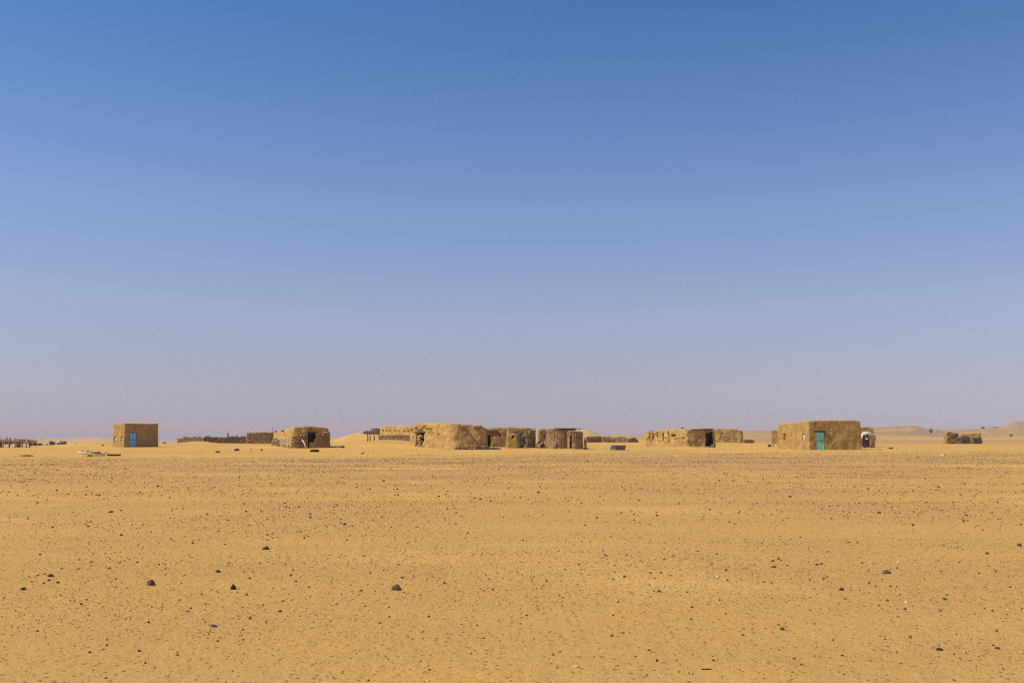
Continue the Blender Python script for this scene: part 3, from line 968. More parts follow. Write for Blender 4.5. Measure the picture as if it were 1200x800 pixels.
def double_door(parent, o, mat, mat_dark, sink=0.10, panels=2):
    """two-leaf metal door with raised panels, frame and handle set into an opening"""
    d3 = np.array((o['d'][0], o['d'][1], 0)); n3 = np.array((o['n'][0], o['n'][1], 0)); up = np.array((0, 0, 1.0))
    base = np.array((*o['p0'], o['z0'])) - n3 * sink
    W, H = o['w'], o['z1'] - o['z0']
    fr = MB()
    t = 0.05
    fr.box(base + d3 * t / 2 + up * H / 2, d3 * t / 2, n3 * 0.05, up * H / 2)
    fr.box(base + d3 * (W - t / 2) + up * H / 2, d3 * t / 2, n3 * 0.05, up * H / 2)
    fr.box(base + d3 * W / 2 + up * (H - t / 2), d3 * (W / 2 - t - 0.002), n3 * 0.05, up * t / 2)
    door = fr.build("door", M[mat_dark], parent)
    lw = (W - 2 * t) / 2 - 0.014
    for k in range(2):
        m = MB()
        c0 = base + d3 * (t + 0.006 + k * (lw + 0.022))
        m.box(c0 + d3 * lw / 2 + up * (H - t) / 2, d3 * lw / 2, n3 * 0.014, up * ((H - t) / 2 - 0.01))
        leaf = m.build("leaf", M[mat], door)
        for q in range(panels):
            m = MB()
            ph = (H - t) / panels
            a, b = 0.07, 0.06
            cc = c0 + d3 * lw / 2 + up * (ph * (q + 0.5)) + n3 * 0.016
            for s_ in (-1, 1):
                m.box(cc + d3 * s_ * (lw / 2 - a / 2) , d3 * a / 2, n3 * 0.018, up * (ph / 2 - 0.02))
                m.box(cc + up * s_ * (ph / 2 - b / 2 - 0.015), d3 * (lw / 2 - a - 0.001), n3 * 0.017, up * b / 2)
            # each framed panel is a piece of its leaf's door
            m.build("panel", M[mat], door)
    m = MB()
    hc = base + d3 * (W / 2 + 0.06) + up * (H * 0.5) + n3 * 0.05
    m.box(hc, d3 * 0.05, n3 * 0.025, up * 0.05)
    m.build("handle", M[mat_dark], door)
    m = MB()
    m.box(base + d3 * W / 2 + up * H * 0.5 + n3 * 0.028, d3 * (W / 2 - t), n3 * 0.008, up * 0.025)
    m.build("rail", M[mat_dark], door)
    return door


def small_window(parent, o, sink=0.14, mat='shutter', part=1.0):
    d3 = np.array((o['d'][0], o['d'][1], 0)); n3 = np.array((o['n'][0], o['n'][1], 0)); up = np.array((0, 0, 1.0))
    base = np.array((*o['p0'], o['z0'])) - n3 * sink
    W, H = o['w'], o['z1'] - o['z0']
    fr = MB(); t = 0.045
    for u in (t / 2, W - t / 2):
        fr.box(base + d3 * u + up * H / 2, d3 * t / 2, n3 * 0.03, up * H / 2)
    for v in (t / 2, H - t / 2):
        fr.box(base + d3 * W / 2 + up * v, d3 * (W / 2 - t - 0.001), n3 * 0.03, up * t / 2)
    win = fr.build("window", M['wood'], parent)
    m = MB()
    m.box(base + d3 * (W * (0.5 + (1 - part) / 2)) + up * H / 2 - n3 * 0.01, d3 * (W / 2 * part - t), n3 * 0.012, up * (H / 2 - t))
    m.build("shutter", M[mat], win)
    return win


def house(name, label, P, prof, D0, mat, seed, group, zb=None, amp=0.03, wave=0.45, rnd=0.12, cat="house", crown=0.1, roof_mat='roof_mud', res=0.14, lean=0.03):
    """P: [(px, D)] corners (counter-clockwise from above). Returns (thing, shell)"""
    pts = [at(*c) if not isinstance(c, np.ndarray) else c for c in P]
    c = np.mean(pts, 0)
    z_low = min(gz(p[0], p[1]) for p in pts)
    zb = z_low - 0.12 if zb is None else zb
    rp = []
    if rnd > 0:
        rp = round_corners(pts, rnd, 3)
    else:
        rp = pts
    s = Shell(rp, zb, skyline(prof, D0), amp, wave, seed, res, lean)
    t = thing(name, label, cat, (c[0], c[1], gz(c[0], c[1])), group)
    s.corners = pts
    return t, s


def main_edge(s, k):
    """index of the long rounded-polygon edge that follows corner k"""
    a, b = s.corners[k], s.corners[(k + 1) % len(s.corners)]
    m = (a + b) / 2
    best, bi = 1e9, 0
    for e in range(len(s.P)):
        p, q = s.P[e], s.P[(e + 1) % len(s.P)]
        dm = np.linalg.norm((p + q) / 2 - m)
        if dm < best: best, bi = dm, e
    return bi


def finish(t, s, mat, roof_mat='roof_mud', crown=0.1, smooth=True, roof=True):
    V, Fc = s.mesh()
    w = mesh_obj("wall", V, Fc, M[mat], t, smooth=smooth, weld=True)
    r = None
    if roof:
        V, Fc = s.roof(crown)
        r = mesh_obj("roof", V, Fc, M[roof_mat], t, smooth=True)
    return w, r


def perp_corner(C, Rr, length):
    """back corner behind C, square to the wall C->R, on the far side from the camera"""
    d = (Rr - C) / np.linalg.norm(Rr - C)
    n = np.array((-d[1], d[0]))
    return C + n * length


G_H = "houses of the desert village"

# ------------------------------------------------------------------ blue-door house, far left
C = at(145.3, 131.0); Rr = at(186.2, 134.0)
L = perp_corner(C, Rr, 4.3); B = L + (Rr - C)
t, s = house("mud_house", "small square mud-brick house with a bright blue double door", [C, Rr, B, L],
             [(130, 497.2), (133, 496.6), (146, 496.0), (165, 496.4), (184, 496.2), (187, 497.0)], 136.0, 'mud', 11, G_H, amp=0.028)
e_f, e_l = main_edge(s, 0), main_edge(s, 3)
dz = gz(C[0], C[1]) + 0.02
o_door = s.opening(e_f, 151.6, 160.2, 506.6, 523.6, 0.35, zmin=dz)
o_w1 = s.opening(e_l, 133.4, 135.6, 511.4, 516.6, 0.3)
o_w2 = s.opening(e_l, 141.2, 143.6, 511.4, 517.2, 0.3)
finish(t, s, 'mud')
double_door(t, o_door, 'blue', 'blue_dark')
small_window(t, o_w1, part=0.9); small_window(t, o_w2, part=0.9)

# ------------------------------------------------------------------ green-door house, right
C = at(947.5, 100.0); Rr = at(1009.5, 100.05); L = perp_corner(C, Rr, 11.4); B = L + (Rr - C)
t, s = house("mud_house", "large long mud-brick house with a pale green double door", [C, Rr, B, L],
             [(905, 494.6), (914, 495.0), (930, 494.3), (946, 493.3), (955, 492.6), (975, 492.4), (1000, 492.3), (1008, 492.9), (1011, 493.4)], 100.5, 'mud', 23, G_H, amp=0.034, wave=0.5)
e_f, e_l = main_edge(s, 0), main_edge(s, 3)
o_door = s.opening(e_f, 955.9, 966.4, 505.8, 526.8, 0.3, zmin=gz(C[0], C[1]) + 0.02)
o_w1 = s.opening(e_l, 917.4, 920.2, 508.3, 515.2, 0.35)
o_w2 = s.opening(e_l, 939.4, 942.9, 508.2, 515.8, 0.3)
finish(t, s, 'mud')
double_door(t, o_door, 'green', 'green_dark')
small_window(t, o_w1, part=0.5, mat='shutter'); small_window(t, o_w2, part=0.92)
m = MB()
p0 = np.array((*o_door['p0'], o_door['z1'] + 0.05)); d3 = np.array((*o_door['d'], 0)); n3 = np.array((*o_door['n'], 0))
m.box(p0 + d3 * o_door['w'] / 2 + n3 * 0.0, d3 * (o_door['w'] / 2 + 0.14), n3 * 0.06, np.array((0, 0, 0.045)))
m.build("lintel", M['wood_dark'], t)

# block seen behind its left end and shed behind its right end
C = at(904, 186.0); Rr = at(930, 185.0)
t, s = house("mud_house", "plain mud block just behind the left end of the green-door house", [C, Rr, perp_corner(C, Rr, 4) + Rr - C, perp_corner(C, Rr, 4)],
             [(890, 504.2), (930, 504.0)], 188.0, 'mud', 29, G_H, res=0.2)
finish(t, s, 'mud')
C = at(990, 135.0); Rr = at(1023.8, 134.0)
t, s = house("mud_house", "low mud shed behind the camel at the green-door house", [C, Rr, perp_corner(C, Rr, 4) + Rr - C, perp_corner(C, Rr, 4)],
             [(980, 500.4), (1005, 500.2), (1018, 500.4), (1022, 501.2), (1026, 502.5)], 136.0, 'mud_dark', 37, G_H, amp=0.05)
finish(t, s, 'mud_dark')

# ------------------------------------------------------------------ stone-and-mud hut with dark doorway (left of centre)
C = at(343, 110.0); Rr = at(387, 111.0); L = at(318.5, 117.0); B = at(368, 119.5)
t, s = house("stone_hut", "low hut of rubble stone under a rounded mud top, white stick at its doorway", [C, Rr, B, L],
             [(316, 505.4), (320, 505.0), (330, 503.4), (340, 501.2), (350, 500.0), (358, 499.2), (365, 498.9), (375, 499.9), (383, 500.9), (386, 502.4), (389, 504.0)], 112.0,
             'mud_pale', 41, G_H, amp=0.05, wave=0.6, rnd=0.5, lean=0.06)
e_f, e_l = main_edge(s, 0), main_edge(s, 3)
z_c = gz(C[0], C[1])
o_door = s.opening(e_f, 361.0, 370.4, 507.0, 526.0, 0.5, zmin=z_c + 0.02)
finish(t, s, 'mud_pale', crown=0.12)
pts = s.P


def not_door(x, y, z, o=o_door):
    u = (np.array((x, y)) - o['p0']) @ o['d']
    return -0.12 < u < o['w'] + 0.12 and z < o['z1'] + 0.1


def band_top(lo_px, hi_px, lo_py, hi_py, D):
    return lambda x, y: zat(np.interp(px_of(x, y), [lo_px, hi_px], [lo_py, hi_py]), min(y, D))


front = [e for e in range(len(pts)) if 0.5 * (pts[e] + pts[(e + 1) % len(pts)])[1] < 112.6 and px_of(*(0.5 * (pts[e] + pts[(e + 1) % len(pts)]))) > 338]
stone_part(t, stones_on(pts, z_c - 0.1, lambda x, y: zat(np.interp(px_of(x, y), [338, 350, 362, 388], [512, 509.5, 508, 507]), y), 51, 0.24, True, -0.03,
                        skip=not_door, edges=front, ragged=0.12), "stones", 52, 0.2)
left_e = [e for e in range(len(pts)) if px_of(*(0.5 * (pts[e] + pts[(e + 1) % len(pts)]))) < 338.5 and pts[e][1] < 118]
stone_part(t, stones_on(pts, z_c - 0.1, lambda x, y: zat(np.interp(px_of(x, y), [318, 327, 327.5, 340], [514.0, 514.5, 513.5, 512]), y), 53, 0.22, True, 0.04,
                        edges=left_e, ragged=0.1, skip=lambda x, y, z: px_of(x, y) > 327.6 and z > z_c + 0.25, pal=[(0.20, 0.13, 0.07), (0.34, 0.24, 0.13), (0.46, 0.35, 0.20), (0.12, 0.085, 0.05)]), "stones", 54, 0.22)
stone_part(t, stones_on(pts, z_c - 0.1, lambda x, y: zat(513.0, y), 55, 0.2, True, -0.06, edges=left_e, ragged=0.1, skip=lambda x, y, z: px_of(x, y) < 327.6,
                        pal=[(0.50, 0.38, 0.22), (0.44, 0.32, 0.17), (0.56, 0.44, 0.27)]), "stones", 56, 0.2)
for px, py in ((324, 504.0), (332, 503.2)):
    u = edge_u(s.corners[3], s.corners[0], px); p = s.corners[3] + (s.corners[0] - s.corners[3]) * u
    log_end(t, (p[0], p[1], zat(py + 1.4, p[1])), (-0.7, -0.7, 0), 0.28, 0.07, mat='wood_dark')
p = C + (Rr - C) * edge_u(C, Rr, 363.2)
log_end(t, (p[0], p[1] + 0.05, zat(501.2, p[1])), (0.35, -1, -0.2), 0.4, 0.085, mat='wood_dark')
# mud-block sill and half-blocked lower doorway, with a jamb stone
n3 = np.array((*o_door['n'], 0)); d3 = np.array((*o_door['d'], 0))
m = MB(); b0 = np.array((*o_door['p0'], z_c))
m.box(b0 + d3 * (o_door['w'] * 0.58) - n3 * 0.12 + np.array((0, 0, 0.30)), d3 * o_door['w'] * 0.40, n3 * 0.13, np.array((0, 0, 0.36)))
m.build("door_sill", M['mud'], t)
m = MB()
m.box(b0 + d3 * (o_door['w'] * 0.86) - n3 * 0.10 + np.array((0, 0, 0.84)), d3 * o_door['w'] * 0.10, n3 * 0.1, np.array((0, 0, 0.18)))
m.build("block", M['mud'], t)
m = MB(); m.box(b0 + d3 * o_door['w'] / 2 - n3 * 0.06 + np.array((0, 0, o_door['z1'] - z_c + 0.05)), d3 * (o_door['w'] / 2 + 0.2), n3 * 0.1, np.array((0, 0, 0.05)))
m.build("lintel", M['wood'], t)

p = gp(359, 109.0); q = at(354.2, 109.8)
MB().tube([(p[0], p[1], p[2] - 0.03), ((p[0] + q[0]) / 2 + 0.06, (p[1] + q[1]) / 2, (p[2] + zat(515, 109.8)) / 2 + 0.03), (q[0], q[1] - 0.02, zat(514.8, 109.6))], [0.085, 0.08, 0.06], 7).build(
    "pole", M['wood_pale'], None, p, smooth=True)
tag(bpy.data.objects["pole"], "bleached white stick leaning by the doorway of the stone hut", "pole")
p = gp(318.8, 121.0); pole2 = MB().tube([(p[0], p[1], p[2]), (p[0], p[1], zat(500.5, 121))], [0.03, 0.025], 6).build("pole", M['wood_dark'], None, p)
tag(pole2, "thin dark upright stick behind the left end of the stone hut", "pole")


def tyre(px, py, wpx, label, tilt=0.0):
    p = gy(px, py); Dd = p[1]; r = wpx * Dd / F / 2
    m = MB(); n, k = 20, 8
    V, Fc = [], []
    for i in range(n):
        a = 2 * math.pi * i / n
        for j in range(k):
            b = 2 * math.pi * j / k
            rr = r - 0.13 + 0.13 * math.cos(b)
            V.append((p[0] + rr * math.cos(a), p[1] + rr * math.sin(a) * math.cos(tilt), p[2] + 0.10 + 0.12 * math.sin(b) + rr * math.sin(a) * math.sin(tilt) + r * abs(math.sin(tilt))))
    for i in range(n):
        for j in range(k):
            Fc.append((i * k + j, ((i + 1) % n) * k + j, ((i + 1) % n) * k + (j + 1) % k, i * k + (j + 1) % k))
    o = m.add(V, Fc).build("tyre", M['rubber'], None, p, smooth=True)
    return tag(o, label, "tyre")


tyre(368.6, 529.3, 11.2, "black tyre lying flat on the sand before the stone hut")


def one_rock(px, py, w, h, kind, label, name="rock", cat="rock", seed=5):
    p = gy(px, py); sc_ = p[1] / F
    me = rock_mesh(name, 0.56 * w * sc_, 0.45 * w * sc_, 0.62 * h * sc_, seed)
    me.materials.append(M[kind]); o = bpy.data.objects.new(name, me); COL.objects.link(o)
    o.location = (p[0], p[1], p[2] - 0.1 * h * sc_)
    return tag(o, label, cat)


one_rock(277, 528, 6.5, 3.6, 'rock_black', "big black rock on the sand left of the stone hut", seed=61)
one_rock(255, 530.2, 5, 3, 'rock_brown', "brown rock left of the big black rock on the sand", seed=62)
one_rock(306.5, 527.6, 3.4, 2.2, 'rock_black', "smaller black rock between the big black rock and the stone hut", seed=63)
one_rock(294.5, 527, 2.6, 1.4, 'rock_brown', "little flat rock just right of the big black rock", seed=64)
one_rock(424.8, 531.6, 4.2, 1.8, 'rock_brown', "flat brown rock on the sand between the stone hut and the long house", seed=65)
one_rock(401.5, 524.6, 5, 3, 'rock_black', "dark rock near the end of the low stone row right of the stone hut", seed=66)
one_rock(120.2, 522.2, 2.8, 1.8, 'rock_black', "small black rock on the slope left of the blue-door house", seed=67)
one_rock(688.5, 540.5, 2.4, 1.6, 'rock_black', "small dark rock on the gravel below the tripod of sticks", seed=68)

# white scraps on the gravel
def scrap(px, py, w, h, label, seed):
    p = gy(px, py); sc_ = p[1] / F
    rg = random.Random(seed); m = MB(); V = []; n = 7
    for k in range(n + 1):
        for j in range(4):
            u = k / n - 0.5
            V.append((p[0] + u * w * sc_, p[1] + (j / 3 - 0.5) * w * sc_ * 0.6 * (1 - abs(u) * 0.6), p[2] + 0.01 + h * sc_ * (0.35 + 0.6 * rg.random()) * (1 - (2 * u) ** 2)))
    Fc = [(k * 4 + j, (k + 1) * 4 + j, (k + 1) * 4 + j + 1, k * 4 + j + 1) for k in range(n) for j in range(3)]
    o = m.add(V, Fc).build("plastic_scrap", M['white'], None, p)
    sol = o.modifiers.new("thickness", 'SOLIDIFY'); sol.thickness = 0.012
    return tag(o, label, "litter")


scrap(326.2, 537.6, 4.4, 2.6, "white plastic scrap on the gravel below the stone hut", 71)
scrap(208, 571.5, 5, 2, "white plastic scrap on the gravel plain below the blue-door house", 72)
scrap(1105.5, 533.6, 6, 2, "white scraps on the gravel below the ruin at right", 73)
scrap(577.8, 532, 3.4, 1.8, "white scrap on the sand edge below the doorway right of the long house", 74)

# ------------------------------------------------------------------ field walls, left
G_W = "low dry-stone walls around the village"
DARK = [(0.17, 0.112, 0.058), (0.25, 0.163, 0.08), (0.34, 0.225, 0.105), (0.10, 0.068, 0.04)]
TAN = [(0.38, 0.24, 0.10), (0.46, 0.30, 0.125), (0.32, 0.20, 0.085), (0.50, 0.335, 0.15)]


def stone_wall(label, P, tops, seed, pal, size=0.3, thick=0.45, ragged=0.12, name="stone_wall", zoff=-0.08):
    """free-standing rubble wall along [(px, D)] with top heights tops [(px, py)]"""
    pts = [at(*p) for p in P]
    tp = np.array(tops)
    def zt(x, y): return zat(float(np.interp(px_of(x, y), tp[:, 0], tp[:, 1])), y)
    def zb(x, y): return gz(x, y) + zoff
    fine = []
    for i in range(len(pts) - 1):
        k = max(1, int(np.linalg.norm(pts[i + 1] - pts[i]) / 1.2))
        fine += [pts[i] + (pts[i + 1] - pts[i]) * j / k for j in range(k)]
    fine.append(pts[-1])
    mid = fine[len(fine) // 2]
    t = thing(name, label, "wall", (mid[0], mid[1], gz(*mid)), G_W)
    stone_part(t, stones_on(fine, zb, zt, seed, size, thick=thick, pal=pal, wts=[30, 30, 25, 15], ragged=ragged), "stones", seed, 0.24)
    m = MB()                                        # packed earth core between the two faces
    for i in range(len(fine) - 1):
        p, q = fine[i], fine[i + 1]
        d = q - p; L_ = np.linalg.norm(d); d = d / L_; n = np.array((-d[1], d[0]))
        c = (p + q) / 2 + n * thick / 2
        h0, h1 = zb(*c) , min(zt(*p), zt(*q)) - 0.12
        if h1 - h0 < 0.1: continue
        m.box((c[0], c[1], (h0 + h1) / 2), (d[0] * L_ / 2 * 0.998, d[1] * L_ / 2 * 0.998, 0), (n[0] * thick * 0.42, n[1] * thick * 0.42, 0), (0, 0, (h1 - h0) / 2))
    if m.n: m.build("core", M['core'], t)
    t["kind"] = "thing"
    return t


stone_wall("tan rubble wall standing alone, leftmost of the low walls", [(207.5, 188), (239, 186)], [(206, 516.5), (208.5, 513.2), (212, 512.6), (218, 511.7), (223, 512.4), (229, 512.6), (239, 513.4)], 81, TAN, 0.28, ragged=0.25)
stone_wall("long dark rubble wall between the sand bank and the brush-roofed pen", [(237.5, 186), (290, 184)],
           [(236, 512), (241, 511), (255, 511.2), (262, 510.8), (275, 511.6), (283, 510.9), (292, 511.5)], 82, DARK, 0.3, ragged=0.18)
p = gp(267.5, 183.2); o = MB().tube([(p[0], p[1], p[2] - 0.1), (p[0] - 0.05, p[1], zat(511, 183)), (p[0] - 0.12, p[1], zat(506.3, 183))], [0.16, 0.14, 0.10], 7).build("post", M['wood'], None, p, smooth=True)
tag(o, "thick weathered post standing against the long dark wall", "post")
t, s = house("stone_pen", "brown rubble pen with flat brush top, left behind the stone hut", [at(289.5, 182), at(318, 181.0), at(321, 186), at(293, 187)],
             [(286, 507.4), (291, 506.6), (300, 506.9), (307, 506.2), (318, 506.8), (325, 507.2)], 184, 'core', 83, G_W, amp=0.06, cat="pen", rnd=0.3, res=0.25)
finish(t, s, 'core', 'hay', 0.1)
stone_part(t, stones_on(s.P, gz(*at(300, 182)) - 0.1, s.top, 84, 0.3, True, 0.05, pal=[(0.30, 0.195, 0.09), (0.38, 0.25, 0.11), (0.22, 0.145, 0.075), (0.44, 0.29, 0.13)], wts=[30, 30, 25, 15],
                        edges=[e for e in range(len(s.P)) if s.P[e][1] < 184.5]), "stones", 85)
stone_wall("ankle-high row of dark stones right of the stone hut", [(388.5, 112), (404.5, 113)], [(388, 522.6), (392, 523.6), (398, 523.2), (404, 524.4)], 86, DARK, 0.22, 0.3, 0.08)

# ------------------------------------------------------------------ brush shelters
def stick_bundle(m, c, ax, ay, n, rg, length, rad=0.02, flat=0.12, T=None):
    for _ in range(n):
        p = np.array(c) + np.array(ax) * rg.uniform(-1, 1) + np.array(ay) * rg.uniform(-1, 1) + np.array((0, 0, rg.uniform(-flat, flat)))
        a = rg.uniform(0, 2 * math.pi) if rg.random() < 0.5 else rg.uniform(-0.4, 0.4)
        d = np.array((math.cos(a), math.sin(a), rg.uniform(-0.25, 0.25))) * length * rg.uniform(0.3, 0.6)
        m.tube([p - d, p + np.array((0, 0, rg.uniform(-0.05, 0.05))), p + d], [rad, rad * 0.9, rad * 0.5], 4)


def tint_sticks(o, seed, pal, wts, verts_per=12):
    rg = np.random.default_rng(seed)
    n = len(o.data.vertices); k = n // verts_per + 1
    T = np.repeat(tints(rg, k, pal, wts, 0.3), verts_per, 0)[:n]
    ca = o.data.color_attributes.new("tint", 'FLOAT_COLOR', 'POINT')
    ca.data.foreach_set("color", np.concatenate((T, np.ones((n, 1))), 1).ravel())


BR = [(0.36, 0.25, 0.115), (0.25, 0.165, 0.08), (0.50, 0.37, 0.18), (0.12, 0.08, 0.045)]
rg = random.Random(91)
Dp = 128.0
c0, c1 = at(-16, Dp), at(37, Dp - 0.5)
mid = (c0 + c1) / 2
t = thing("brush_shelter", "long low animal pen roofed with brush on crooked posts, far left", "shelter", (mid[0], mid[1], gz(*mid)), "brush shelters")
for px in (-12, -5, 0.5, 3.2, 11.3, 17.8, 23.5, 31.0, 35.0):
    for dd in (0.0, 1.8):
        if dd and rg.random() < 0.7: continue
        p = gp(px + rg.uniform(-1, 1), Dp + dd)
        MB().tube([(p[0], p[1], p[2] - 0.1), (p[0] + rg.uniform(-.15, .15), p[1], p[2] + 0.6), (p[0] + rg.uniform(-.2, .2), p[1], zat(516 + rg.uniform(-1, 1), Dp))],
                  [0.09, 0.08, 0.06], 6).build("post", M['wood_pale' if rg.random() < 0.6 else 'wood'], t, smooth=True)
for px, top in ((0.3, 511.2), (8.3, 511.4), (12.2, 511.8), (11.6, 512.4), (18.6, 513.0)):
    p = gp(px, Dp + 1.0)
    MB().tube([(p[0], p[1], zat(517, Dp)), (p[0] + rg.uniform(-.1, .1), p[1], zat(top, Dp))], [0.07, 0.04], 6).build("pole", M['wood'], t, smooth=True)
for k, (pa, pb, py, nn) in enumerate(((-16, 7, 516.4, 110), (4, 20, 517.4, 90), (17, 37, 517.0, 110))):
    m = MB(); a, b = at(pa, Dp + 0.9), at(pb, Dp + 0.9); c = (a + b) / 2
    stick_bundle(m, (c[0], c[1], zat(py, Dp)), ((b - a)[0] / 2, 0, 0), (0, 1.1, 0), nn, rg, 1.6, 0.035, 0.20)
    o = m.build("brush_roof", M['brush'], t, kind="stuff"); tint_sticks(o, 92 + k, BR, [34, 14, 46, 8])
m = MB()
for k in range(14):
    p = gp(rg.uniform(17, 28), Dp + 2.0)
    m.tube([(p[0], p[1], p[2]), (p[0] + rg.uniform(-.5, .5), p[1], p[2] + rg.uniform(0.6, 1.0))], [0.05, 0.03], 5)
o = m.build("back_screen", M['brush'], t, kind="stuff"); tint_sticks(o, 96, BR, [20, 25, 10, 30], 10)

# small shelter left of the long mud house
rg = random.Random(95); Dp = 165.0
p = gp(436, Dp)
t = thing("brush_shelter", "small open shade of two posts and a brush roof", "shelter", p, "brush shelters")
for px, dd in ((430.8, 0), (438.3, 0.6), (433.5, 3.0), (444.0, 2.6)):
    q = gp(px, Dp + dd)
    MB().tube([(q[0], q[1], q[2] - 0.1), (q[0] + 0.04, q[1], q[2] + 1.0), (q[0] - 0.03, q[1], zat(507.6, Dp))], [0.10, 0.085, 0.07], 6).build("post", M['wood_dark'], t, smooth=True)
a, b = at(426.5, Dp - 0.4), at(445, Dp - 0.4)
MB().tube([(a[0], a[1], zat(506.6, Dp)), (b[0], b[1], zat(508.4, Dp))], [0.09, 0.09], 6).build("beam", M['wood_dark'], t)
m = MB(); c = (a + b) / 2
stick_bundle(m, (c[0] - 0.2, c[1] + 1.6, zat(506.4, Dp)), (1.1, 0, 0), (0, 1.6, 0), 80, rg, 1.3, 0.035, 0.22)
stick_bundle(m, (b[0] - 0.6, c[1] + 1.0, zat(505.0, Dp)), (0.6, 0, 0), (0, 1.0, 0), 60, rg, 1.0, 0.035, 0.42)
o = m.build("brush_roof", M['brush'], t, kind="stuff"); tint_sticks(o, 97, BR, [25, 30, 15, 30])

# ------------------------------------------------------------------ long low house behind the sand drift
L = at(444, 160.0); C = at(484, 149.0)
nb = np.array((-(C - L)[1], (C - L)[0])); nb = nb / np.linalg.norm(nb)
t, s = house("mud_house", "low mud house over a rubble base, half buried by a sand bank", [L, C, C + nb * 5, L + nb * 5],
             [(440, 501.0), (446, 499.8), (452, 499.0), (460, 498.4), (468, 499.2), (476, 499.4), (486, 499.8)], 162, 'mud_pale', 101, G_H, amp=0.06, wave=0.7, rnd=0.35, res=0.18)
e_f = main_edge(s, 0)
finish(t, s, 'mud_pale')
stone_part(t, stones_on(s.P, lambda x, y: gz(x, y) - 0.1, lambda x, y: zat(np.interp(px_of(x, y), [444, 455, 480], [510.2, 509.4, 508.6]), y), 102, 0.26, True, 0.05,
                        pal=[(0.34, 0.22, 0.10), (0.24, 0.16, 0.08), (0.12, 0.08, 0.045), (0.40, 0.27, 0.12)], wts=[30, 30, 25, 15],
                        edges=[e for e in range(len(s.P)) if s.P[e][1] < 161 and s.P[(e + 1) % len(s.P)][1] < 161]), "stones", 103)
for px in (449, 453.5, 457.5, 463, 467, 474, 478.5):
    p = L + (C - L) * edge_u(L, C, px)
    log_end(t, (p[0], p[1], zat(503.8 + (px % 1.7) * 0.5, p[1])), (-0.5, -1, -0.1), 0.25, 0.085, mat='wood_dark')

# ------------------------------------------------------------------ main long house, centre
L = at(478, 109.5); C = at(533, 103.0); Rr = at(570.5, 103.0)
B1 = at(571, 111.5); B2 = at(502, 116.0)
t, s = house("mud_house", "biggest rounded mud house in the middle with jutting roof logs on its shaded end", [L, C, Rr, B1, B2],
             [(470, 504), (478, 501.6), (482, 498.8), (487, 496.4), (494, 494.8), (504, 495.4), (512, 496.1), (522, 496.2), (530, 495.8), (538, 496.6), (550, 497.4), (562, 498.0), (566, 498.4), (568.5, 501.0), (572, 502)],
             104.5, 'mud_pale', 111, G_H, amp=0.075, wave=0.5, rnd=0.6, lean=0.07)
e_l, e_f = main_edge(s, 0), main_edge(s, 1)
zc = gz(*at(490, 107.5))
o_door = s.opening(e_l, 486.2, 495.8, 506.6, 523.0, 0.5, zmin=zc - 0.02)
s.opening(e_l, 512.2, 514.6, 508.0, 510.2, 0.4)
s.opening(e_l, 516.6, 518.0, 501.2, 503.2, 0.3)
finish(t, s, 'mud_pale', crown=0.16)
for px, py in ((487.5, 501.2), (497.0, 499.8), (500.8, 502.4), (503.5, 502.0), (482, 503.5), (491.5, 504.0), (493.5, 503.2)):
    p = L + (C - L) * edge_u(L, C, px)
    log_end(t, (p[0], p[1], zat(py, p[1])), (-0.65, -0.7, -0.1), 0.16, 0.06, mat='wood_dark')
for px, py, ln in ((544.4, 500.6, 1.0), (558.8, 500.4, 0.95), (561.5, 501.2, 0.5), (556.3, 501.0, 0.4)):
    p = C + (Rr - C) * edge_u(C, Rr, px)
    log_end(t, (p[0], p[1] + 0.16, zat(py, p[1])), (0.10, -1, -0.05), ln, 0.10, mat='wood')
# rubble showing at the foot of the shaded end and inside the doorway
zf = gz(*C)
stone_part(t, stones_on(s.P, zf - 0.12, lambda x, y: zat(np.interp(px_of(x, y), [531, 536, 571], [525.5, 522.8, 523.0]), y), 112, 0.26, True, 0.08,
                        edges=[e for e in range(len(s.P)) if px_of(*s.P[e]) > 530 and s.P[e][1] < 105.5], ragged=0.1), "stones", 113)
n3 = np.array((*o_door['n'], 0)); d3 = np.array((*o_door['d'], 0))
rg_ = np.random.default_rng(114); k = 46
b0 = np.array((*o_door['p0'], zc))
Cc = b0[None] + d3[None] * rg_.uniform(0.02, o_door['w'] * 0.62, (k, 1)) - n3[None] * rg_.uniform(0.15, 0.55, (k, 1)); Cc[:, 2] += rg_.uniform(0, 1, k) ** 1.0 * 1.25
stone_part(t, (Cc, rg_.uniform(0.09, 0.18, (k, 3)), tints(rg_, k, TAN, [1, 1, 1, 1]), rg_.uniform(0, 6, k)), "rubble", 115)
m = MB(); m.box(b0 + d3 * o_door['w'] / 2 - n3 * 0.1 + np.array((0, 0, o_door['z1'] - zc + 0.05)), d3 * (o_door['w'] / 2 + 0.2), n3 * 0.1, np.array((0, 0, 0.06)))
m.build("lintel", M['wood'], t)

